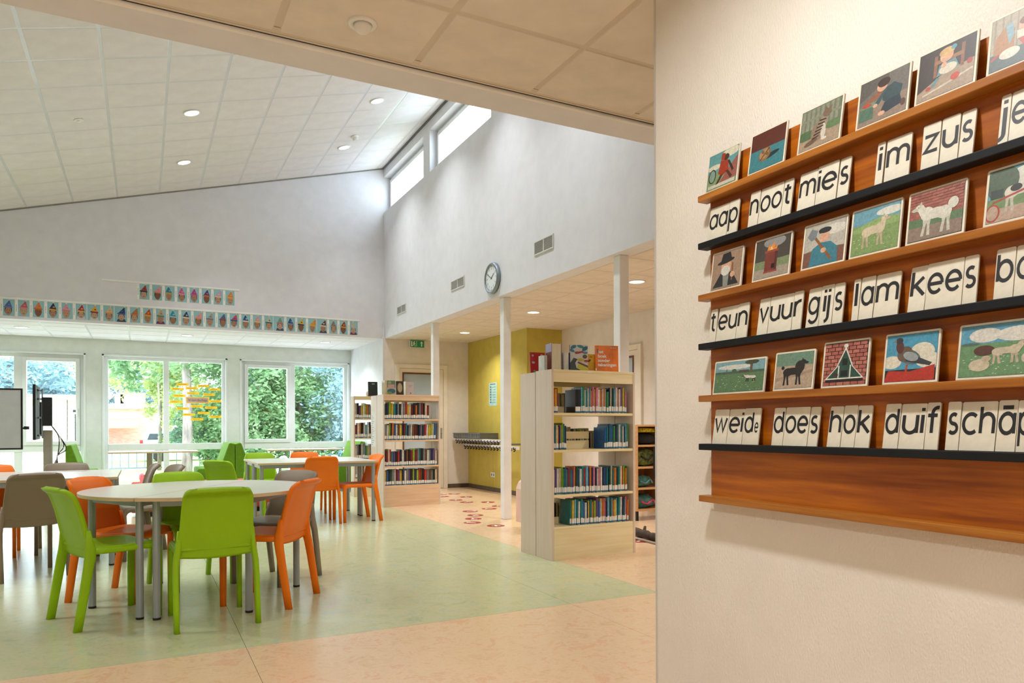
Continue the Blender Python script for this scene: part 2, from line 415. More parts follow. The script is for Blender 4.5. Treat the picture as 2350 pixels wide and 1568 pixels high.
# dark shadow joint where the sloping ceiling meets the walls
struct('trim_5', MB().box(3.875, 3.9, 3.3, YF, ZR(3.88) - .022, ZR(3.88) + .01), 'plastic_grey', 'dark joint between sloping ceiling and clock wall', 'trim')
mb = MB(); mb.prism([(-5, YF - .012, ZR(-5) - .02), (3.88, YF - .012, ZR(3.88) - .02), (3.88, YF - .012, ZR(3.88)), (-5, YF - .012, ZR(-5))], (0, .012, 0))
struct('trim_6', mb, 'vent_dark', 'thin joint between sloping ceiling and far wall', 'trim')

# --- columns
for i, (y, pos) in enumerate(((10.463, 'behind the far bookcase'), (8.033, 'in the middle'), (5.592, 'behind the near bookcase'))):
    c = .052
    struct('column', MB().box(4.02 - c, 4.02 + c, y - c, y + c, 0, CEIL), 'white_paint', 'square white steel column ' + pos, 'column', bevel=.006)

# --- windows
def bars(parent, specs, m='window_white'):
    for s in specs: part('frame_bar', MB().box(*s), m, parent, bevel=.004)
def garden_window(n, x0, x1, mul, sash, label):
    root = tag(link('window_%d' % n, None, None, ((x0 + x1) / 2, YWIN + .1, 0)), label, 'window', None, 'structure')
    ox, oy = (x0 + x1) / 2, YWIN + .1
    X0, X1, m0, m1 = x0 - ox, x1 - ox, mul[0] - ox, mul[1] - ox
    f = .06; ya, yb = -.02, .06
    T0, T1 = .735, .855
    bars(root, [(X0, X0 + f, ya, yb, WZ0, WZ1), (X1 - f, X1, ya, yb, WZ0, WZ1), (X0 + f, X1 - f, ya, yb, WZ1 - f, WZ1), (X0 + f, X1 - f, ya, yb, WZ0, WZ0 + f),
                (m0, m1, ya, yb, WZ0 + f, T0), (m0, m1, ya, yb, T1, WZ1 - f), (X0 + f, X1 - f, ya - .01, yb, T0, T1)])
    for a, b_, sh in ((X0 + f, m0, sash[0]), (m1, X1 - f, sash[1])):
        pa, pb, z0, z1 = a, b_, T1, WZ1 - f
        if sh:
            s = .065
            bars(root, [(a, a + s, ya - .03, yb, z0, z1), (b_ - s, b_, ya - .03, yb, z0, z1), (a + s, b_ - s, ya - .03, yb, z1 - s, z1), (a + s, b_ - s, ya - .03, yb, z0, z0 + s)])
            h = MB().box(b_ - .045, b_ - .02, ya - .045, ya - .03, 1.42, 1.50).box(b_ - .039, b_ - .026, ya - .07, ya - .045, 1.47, 1.485).box(b_ - .04, b_ - .025, ya - .08, ya - .065, 1.36, 1.49)
            part('window_handle', h, 'plastic_white', root, bevel=.002)
            pa, pb, z0, z1 = a + s, b_ - s, z0 + s, z1 - s
        part('window_pane', MB().box(pa, pb, .02, .026, z0, z1), 'glass', root)
        part('window_pane', MB().box(a, b_, .02, .026, WZ0 + f, T0), 'glass', root)
    # slim reveal casing on the room side
    bars(root, [(X0 - .035, X0, -.115, -.08, WZ0, WZ1 + .03), (X1, X1 + .035, -.115, -.08, WZ0, WZ1 + .03), (X0 - .035, X1 + .035, -.115, -.08, WZ1, WZ1 + .03)])
    return root
garden_window(1, *W1, (-1.985, -1.865), (0, 1), 'white framed garden window at the left behind the screen')
win2 = garden_window(2, *W2, (.345, .44), (0, 0), 'white framed garden window in the middle with yellow word strips')
garden_window(3, *W3, (2.655, 2.745), (1, 0), 'white framed garden window at the right with leafy view')
for i, (a, b_) in enumerate(CL):
    root = tag(link('window_%d' % (4 + i), None, None, (4.05, (a + b_) / 2, 5.03)), ['clerestory window in the corner under the sloping ceiling', 'clerestory window above the middle of the clock wall', 'clerestory window hidden by the beam'][i], 'window', None, 'structure')
    L = (b_ - a) / 2; h = .645; f = .055
    bars(root, [(-.02, .04, -L, -L + f, 0, h), (-.02, .04, L - f, L, 0, h), (-.02, .04, -L + f, L - f, 0, f), (-.02, .04, -L + f, L - f, h - f, h),
                (-.05, .02, -L + f, -L + 2 * f, f, h - f), (-.05, .02, L - 2 * f, L - f, f, h - f), (-.05, .02, -L + 2 * f, L - 2 * f, f, 2 * f), (-.05, .02, -L + 2 * f, L - 2 * f, h - 2 * f, h - f)])
    part('window_pane', MB().box(0, .006, -L + 2 * f, L - 2 * f, 2 * f, h - 2 * f), 'glass', root)

# --- doors
def door(n, M, wd, label, glass, handle_x):
    root = tag(link('door_%d' % n, None, None), label, 'door', None, 'structure'); root.matrix_world = M
    # local: x along the wall, y out of the wall to the room is negative, z up
    H = 2.3
    for s in ((0, .075, -.03, .02, 0, H), (wd - .075, wd, -.03, .02, 0, H), (.075, wd - .075, -.03, .02, H - .075, H)):
        part('door_frame', MB().box(*s), 'door_cream', root, bevel=.004)
    gx0, gx1, gz0, gz1 = glass
    leaf = MB().box(.08, gx0, -.012, .02, .01, H - .08).box(gx1, wd - .08, -.012, .02, .01, H - .08).box(gx0, gx1, -.012, .02, gz1, H - .08)
    if gz0 > .02: leaf.box(gx0, gx1, -.012, .02, .01, gz0)
    part('door_leaf', leaf, 'door_cream', root)
    b = .028
    part('glazing_bead', MB().box(gx0, gx0 + b, -.02, .02, gz0, gz1).box(gx1 - b, gx1, -.02, .02, gz0, gz1).box(gx0 + b, gx1 - b, -.02, .02, gz1 - b, gz1).box(gx0 + b, gx1 - b, -.02, .02, gz0, gz0 + b), 'brown_wood', root)
    part('door_pane', MB().box(gx0 + b, gx1 - b, .0, .008, gz0 + b, gz1 - b), 'door_glass', root)
    hd = MB().box(handle_x - .018, handle_x + .018, -.02, -.012, .93, 1.13).tube([(handle_x, -.02, 1.04), (handle_x, -.06, 1.04), (handle_x - .11, -.06, 1.04)], .009)
    part('door_handle', hd, 'grey_steel', root, smooth=False)
    return root
door(1, Matrix.Translation((4.085, 12.645, 0)), 1.005, 'cream door with a tall brown-edged pane behind the far bookcase', (.13, .74, .25, 2.15), .885)
door(2, Matrix.Translation((6.185, 9.15, 0)) @ Matrix.Rotation(R(-90), 4, 'Z'), 1.04, 'cream door with brown-edged pane seen behind the near bookcase', (.2, .86, .25, 2.15), .93)

# --- downlights (each one a lamp)
def spot(parent, e, col, r=.09, spread=150):
    ld = bpy.data.lights.new('lamp', 'AREA'); ld.shape = 'DISK'; ld.size = 2 * r; ld.energy = e; ld.color = col; ld.spread = R(spread)
    lo = bpy.data.objects.new('lamp_light', ld); COL.objects.link(lo); lo.parent = parent; lo.location = (0, 0, -.012)
def downlight(loc, label, e, col, glow='lamp_glow', ry=0, r=.085, group=None, spread=130):
    t = thing('downlight', label, 'downlight', loc, 0, group); t.rotation_euler = (0, ry, 0)
    part('trim_ring', MB().lathe([(r * 1.18, .0), (r * 1.18, -.008), (r, -.010), (r * .93, .004)], 28, caps=False), 'plastic_white', t, smooth=True)
    part('lamp_lens', MB().lathe([(r * .95, -.002), (r * .9, -.006), (r * .4, -.008)], 24), glow, t)
    spot(t, e, col, r, spread)
    return t
EL, EA, EM, EF = 12, 13, 7.5, 15.5
for y, tx in ((11.25, 'nearest the exit sign'), (8.84, 'above the middle column'), (6.47, 'behind the near column'), (4.1, 'hidden by the board wall')):
    downlight((4.86, y, CEIL - .003), 'round downlight in the low tan ceiling ' + tx, EL, WARM, group='downlights beyond the columns')
for x, tx in ((-4.07, 'left outside the view'), (-1.70, 'at the left end'), (.69, 'in the middle'), (3.05, 'at the right end')):
    downlight((x, 13.65, CEIL - .003), 'round downlight in the white alcove ceiling ' + tx, EA, NEUT, 'lamp_glow_cool', group='alcove downlights')
for y in (9.49, 11.305, 7.675, 5.86):
    for x in (.535, 2.83, -1.76, -4.0):
        nm = {(.535, 9.49): 'left of the nearer pair', (2.83, 9.49): 'right of the nearer pair', (.535, 11.305): 'left of the farther pair', (2.83, 11.305): 'right of the farther pair'}.get((x, y), 'outside the view')
        if nm == 'outside the view': nm += ', %s row %s column' % ({9.49: 'second', 11.305: 'first', 7.675: 'third', 5.86: 'fourth'}[y], {.535: 'third', 2.83: 'fourth', -1.76: 'second', -4.0: 'first'}[x])
        if abs(x + 1.76) < .01 and y > 9: pass
        downlight((x, y, ZR(x) - .004), 'round downlight in the sloping ceiling, ' + nm, EM, NEUT, 'lamp_glow_cool', -SL, group='downlights in the sloping ceiling', spread=95)
for x, y, tx in ((.75, 1.25, 'above the board wall'), (-1.6, 1.25, 'left of the camera'), (.75, -1.1, 'behind the camera, added as unseen fill'), (-1.6, -1.1, 'behind the camera to the left, added as unseen fill'), (3.6, 2.4, 'beyond the board wall, added to light the bookcase')):  # behind-camera lamps are added fill; hidden last one added to brighten the bookcase
    downlight((x, y, CEIL - .003), 'round downlight in the front ceiling ' + tx, EF, FRONT, group='downlights in the front ceiling', spread=168)
# ================================================================== READING BOARD
def lt(x, y, zoom):   # positions noted in enlarged crops of the board
    oy = {'A': 0, 'B': 380, 'C': 740}[zoom]
    return 1580 + x / 3.0156, oy + y / 3.0156
def bY(px, out=.03): return atX(px, 980, BX - out).y
YL, YR = 1.778, .62
board = thing('reading_board', 'dark orange-brown wooden reading board with seven ledges on the cream wall', 'reading board', (BX, YL, .88))
bz = .88
# local frame: x = -(outward), y negative along the wall towards the camera, z up; mesh in world-like axes
part('back_board', MB().box(-.022, -.002, YR - YL, 0, .91 - bz, 1.985 - bz), 'teak', board, bevel=.002)
SH = [(1.873, 'teak_light'), (1.722, 'black_paint'), (1.556, 'teak_light'), (1.400, 'black_paint'), (1.234, 'teak_light'), (1.080, 'black_paint'), (.915, 'teak_light')]
for z, m in SH:
    o = part('ledge', MB().box(-.062, -.022, YR - YL - .012, .014, z - bz - .011, z - bz + .009), m, board, bevel=.002)
    o['label'] = 'black painted ledge' if m == 'black_paint' else 'light brown wooden ledge'
# stroke lettering: arcs and straight strokes of even weight
def A_(cx, cy, rx, ry, a0, a1, n=18):
    return [(cx + rx * math.cos(R(a0 + (a1 - a0) * i / n)), cy + ry * math.sin(R(a0 + (a1 - a0) * i / n))) for i in range(n + 1)]
dot = lambda x, y: [(x, y - .09), (x, y + .09)]
GL = {
 'a': (.9, [A_(.45, .5, .45, .5, 0, 360), [(.9, 0), (.9, 1.02)]]),
 'ā': (.9, [A_(.45, .5, .45, .5, 0, 360), [(.9, 0), (.9, 1.02)], [(.12, 1.3), (.8, 1.3)]]),
 'b': (.9, [A_(.45, .5, .45, .5, 0, 360), [(0, 0), (0, 1.36)]]),
 'c': (.8, [A_(.47, .5, .47, .5, 48, 312)]),
 'd': (.9, [A_(.45, .5, .45, .5, 0, 360), [(.9, 0), (.9, 1.36)]]),
 'e': (.92, [A_(.46, .5, .46, .5, -2, 318), [(0, .5), (.92, .5)]]),
 'f': (.5, [[(.2, 0), (.2, 1.06)] + A_(.5, 1.06, .3, .32, 180, 75, 10), [(-.08, .96), (.5, .96)]]),
 'g': (.9, [A_(.45, .5, .45, .5, 0, 360), [(.9, 1.02), (.9, -.15)] + A_(.47, -.15, .43, .45, 0, -150, 14)]),
 'h': (.78, [[(0, 0), (0, 1.36)], A_(.39, .6, .39, .4, 180, 0) + [(.78, 0)]]),
 'i': (0, [[(0, 0), (0, 1)], dot(0, 1.3)]),
 'j': (0, [[(0, 1), (0, -.35)] + A_(-.3, -.35, .3, .3, 0, -80, 8), dot(0, 1.3)]),
 'k': (.7, [[(0, 0), (0, 1.36)], [(.66, 1), (.06, .48)], [(.2, .58), (.74, 0)]]),
 'l': (0, [[(0, 0), (0, 1.36)]]),
 'm': (1.36, [[(0, 0), (0, 1)], A_(.34, .66, .34, .34, 180, 0) + [(.68, 0)], A_(1.02, .66, .34, .34, 180, 0) + [(1.36, 0)]]),
 'n': (.78, [[(0, 0), (0, 1)], A_(.39, .6, .39, .4, 180, 0) + [(.78, 0)]]),
 'o': (.94, [A_(.47, .5, .47, .5, 0, 360)]),
 'p': (.9, [A_(.45, .5, .45, .5, 0, 360), [(0, -.62), (0, 1.02)]]),
 'r': (.45, [[(0, 0), (0, 1)], A_(.42, .55, .42, .45, 180, 80, 10)]),
 's': (.62, [A_(.32, .75, .27, .25, 48, 262, 12) + A_(.30, .25, .29, .25, 82, -145, 14)]),
 't': (.5, [[(.18, 1.3), (.18, .22)] + A_(.42, .22, .24, .22, 180, 285, 8), [(-.08, 1), (.48, 1)]]),
 'u': (.78, [[(0, 1), (0, .4)] + A_(.39, .4, .39, .4, 180, 360) + [(.78, 1)], [(.78, .5), (.78, 0)]]),
 'v': (.8, [[(0, 1), (.4, .03), (.8, 1)]]),
 'w': (1.25, [[(0, 1), (.33, .03), (.625, .95), (.92, .03), (1.25, 1)]]),
 'z': (.76, [[(0, .93), (.74, .93), (.02, .07), (.78, .07)]]),
}
def ribbon(mb, pts, wd, f, mi=0):
    P = [Vector(p) for p in pts]; n = len(P); L_ = []; R_ = []
    closed = (P[0] - P[-1]).length < 1e-4
    for i in range(n):
        if closed and i in (0, n - 1): a, b_ = P[-2], P[1]
        else: a, b_ = P[max(i - 1, 0)], P[min(i + 1, n - 1)]
        t1 = (P[i] - a); t2 = (b_ - P[i])
        t1 = t1.normalized() if t1.length > 1e-9 else t2.normalized(); t2 = t2.normalized() if t2.length > 1e-9 else t1
        t = (t1 + t2).normalized(); k = 1 / max(.55, t.dot(t1))
        nn = Vector((-t.y, t.x)) * wd / 2 * k
        L_.append(f(P[i] + nn)); R_.append(f(P[i] - nn))
    for i in range(n - 1): mb.poly([R_[i], R_[i + 1], L_[i + 1], L_[i]], mi)
def letters(txt, wid, xh, base, front, wd=.2):
    """lettering centred on a card of the given width; x runs along the card, z up"""
    gap = .3; runs = []; x = 0
    for ch in txt:
        w_, st = GL[ch]; runs.append((x, st)); x += w_ + gap
    tot = x - gap
    s = min(xh, (wid - .004) / (tot + wd)); sy = xh
    mb = MB()
    for ox, st in runs:
        for k, p in enumerate(st): ribbon(mb, [((q[0] + ox) , q[1]) for q in p], wd, lambda q, k=k: ((q.x - tot / 2) * s, front - k * .00004, base + q.y * sy))
    return mb
CH, XH, BASE = .108, .0425, .0385
def card_M(yl, yr, z, out_bottom, lean):
    # local card frame: x along the wall (left to right as seen), y into the wall, z up
    return Matrix.Translation((BX - out_bottom, (yl + yr) / 2, z)) @ Matrix.Rotation(R(-90), 4, 'Z') @ Matrix.Rotation(lean, 4, 'X')
def letter_card(txt, x0, x1, zoomrow, zs, label, lean=R(-9), hgt=CH, xs=1.0, sub=None, yaw=0):
    yl, yr = bY(x0, .05), bY(x1, .05); wd = yl - yr - .0012
    t = thing('letter_card', label, 'letter card', group='letter cards on the reading board'); t.matrix_world = card_M(yl, yr, zs + .0095, .0475, lean) @ Matrix.Rotation(yaw, 4, 'Y')
    th = .004; h = wd / 2; c = .0025
    out = [(-h, 0, 0), (h, 0, 0), (h, 0, hgt - c), (h - c, 0, hgt), (-h + c, 0, hgt), (-h, 0, hgt - c)]
    part('card_body', MB().prism([(p[0], -th / 2, p[2]) for p in out], (0, th, 0)), 'card', t)
    if sub:
        mb = letters(txt, wd * .62, XH * xs, BASE, -th / 2 - .0004)
        mb.v = [(v[0] - wd * .17, v[1], v[2]) for v in mb.v]
        m2 = letters(sub, wd * .3, XH * .62, BASE, -th / 2 - .0004); m2.v = [(v[0] + wd * .31, v[1], v[2]) for v in m2.v]
        k = len(mb.v); mb.v += m2.v; mb.f += [tuple(i + k for i in f) for f in m2.f]; mb.m += m2.m; mb.c += m2.c
    else: mb = letters(txt, wd, XH * xs, BASE, -th / 2 - .0004)
    part('printed_letters', mb, 'ink', t)
    return t
rows_words = [
 (1.722, 'A', [('aap', [('aa', 130, 262), ('p', 264, 335)]), ('noot', [('n', 410, 478), ('oo', 480, 638), ('t', 640, 705)]), ('mies', [('m', 750, 873), ('ie', 875, 1022), ('s', 1027, 1105)]),
   ('im', [('i', 1288, 1343), ('m', 1352, 1528)]), ('zus', [('z', 1607, 1732), ('u', 1737, 1865), ('s', 1868, 1970)]), ('jet', [('j', 2142, 2213), ('e', 2215, 2345), ('t', 2348, 2440)])]),
 (1.400, 'B', [('teun', [('t', 140, 185), ('eu', 187, 323), ('n', 325, 400)]), ('vuur', [('v', 470, 543), ('uu', 545, 708), ('r', 710, 775)]), ('gijs', [('g', 808, 897), ('ij', 898, 988), ('s', 990, 1062)]),
   ('lam', [('l', 1125, 1172), ('a', 1173, 1272), ('m', 1275, 1447)]), ('kees', [('k', 1513, 1630), ('ee', 1632, 1888), ('s', 1890, 1990)]), ('bok', [('b', 2108, 2245), ('o', 2247, 2385), ('k', 2388, 2520)])]),
 (1.080, 'C', [('weide', [('w', 160, 257), ('ei', 258, 363), ('d', 365, 478)]), ('does', [('d', 570, 647), ('oe', 648, 815), ('s', 817, 885)]), ('hok', [('h', 952, 1045), ('o', 1047, 1142), ('k', 1143, 1245)]),
   ('duif', [('d', 1337, 1443), ('ui', 1445, 1623), ('f', 1625, 1720)]), ('schapen', [('s', 1770, 1863), ('ch', 1865, 2113), ('ā', 2117, 2255), ('p', 2258, 2370), ('e', 2372, 2480), ('n', 2482, 2600)])]),
]
rn = ['upper', 'middle', 'lower']
for r_, (zs, zm, words) in enumerate(rows_words):
    for word, cards in words:
        for ci, (txt, a, b_) in enumerate(cards):
            pos = ['starting', 'second in', 'third in', 'fourth in', 'fifth in', 'last in'][ci]
            lab = "cream letter card reading '%s', %s the word '%s' on the %s black ledge" % (txt if txt != 'd' or word != 'weide' else 'de', pos, word, rn[r_])
            x0, _ = lt(a, 0, zm); x1, _ = lt(b_, 0, zm)
            letter_card(txt, x0, x1, r_, zs, lab, lean=R(-9 + random.uniform(-1.5, 1)), hgt=CH + random.uniform(-.001, .0015), sub='e' if (word == 'weide' and txt == 'd') else None, yaw=R(-2.2) if (word == 'teun' and ci == 0) else 0)

# picture cards: flat, simplified printed scenes
def E_(cx, cy, rx, ry, col, rot=0, n=20):
    c, s = math.cos(R(rot)), math.sin(R(rot))
    return (col, [(cx + rx * math.cos(2 * math.pi * k / n) * c - ry * math.sin(2 * math.pi * k / n) * s, cy + rx * math.cos(2 * math.pi * k / n) * s + ry * math.sin(2 * math.pi * k / n) * c) for k in range(n)])
def P_(col, *p): return (col, list(p))
def B_(col, x0, y0, x1, y1): return (col, [(x0, y0), (x1, y0), (x1, y1), (x0, y1)])
def bricks(x0, y0, x1, y1, nx, ny, c1, c2):
    out = []
    rr = random.Random(3)
    for j in range(ny):
        for i in range(-1, nx):
            a = x0 + (i + (j % 2) * .5) * (x1 - x0) / nx; b_ = a + (x1 - x0) / nx * .9
            a, b_ = max(a, x0), min(b_, x1)
            if b_ - a > .01: out.append(B_(rr.choice((c1, c2)), a, y0 + j * (y1 - y0) / ny, b_, y0 + (j + .85) * (y1 - y0) / ny))
    return out
def flowers(y0, y1, n, col='dfe3c0', seed=1):
    rr = random.Random(seed); return [E_(rr.random() * .96 + .02, y0 + rr.random() * (y1 - y0), .008 + rr.random() * .01, .006, col, n=6) for _ in range(n)]
def quad(body, x, y, s, legs=True, c2=None, head=(.62, .22), tail=None, face=1):
    """plain four-legged animal silhouette"""
    out = []
    X = lambda u: x + face * u * s
    for u, k in ((-.30, -.05), (-.21, .04), (.2, -.03), (.28, .05)):
        out.append(P_(c2 or body, (X(u + k - .03), y - .56 * s), (X(u + k + .05), y - .56 * s), (X(u + k * .3 + .035), y - .25 * s), (X(u + .075), y), (X(u - .085), y), (X(u + k * .3 - .035), y - .28 * s)))
    out += [E_(x - face * .2 * s, y + .0 * s, .2 * s, .18 * s, body), E_(x, y + .03 * s, .36 * s, .155 * s, body), E_(X(.24), y + .06 * s, .17 * s, .2 * s, body)]
    out.append(P_(body, (X(.2), y + .1 * s), (X(.4), y), (X(head[0] * .86), y + head[1] * s), (X(head[0] * .6), y + head[1] * s + .08 * s)))
    out.append(E_(X(head[0] * .74), y + head[1] * s, .115 * s, .105 * s, body)); out.append(E_(X(head[0] * .74 + .12), y + head[1] * s - .035 * s, .09 * s, .055 * s, c2 or body))
    out.append(P_(c2 or body, (X(head[0] * .62), y + head[1] * s + .05 * s), (X(head[0] * .66), y + head[1] * s + .19 * s), (X(head[0] * .76), y + head[1] * s + .08 * s)))
    out.append(E_(X(head[0] * .78), y + head[1] * s + .02 * s, .014 * s, .014 * s, '1c1a18', 0, 8))
    if tail: out += [E_(X(-.42), y + .2 * s, tail[0] * s, tail[1] * s, body)]
    return out
skin = 'd9a888'
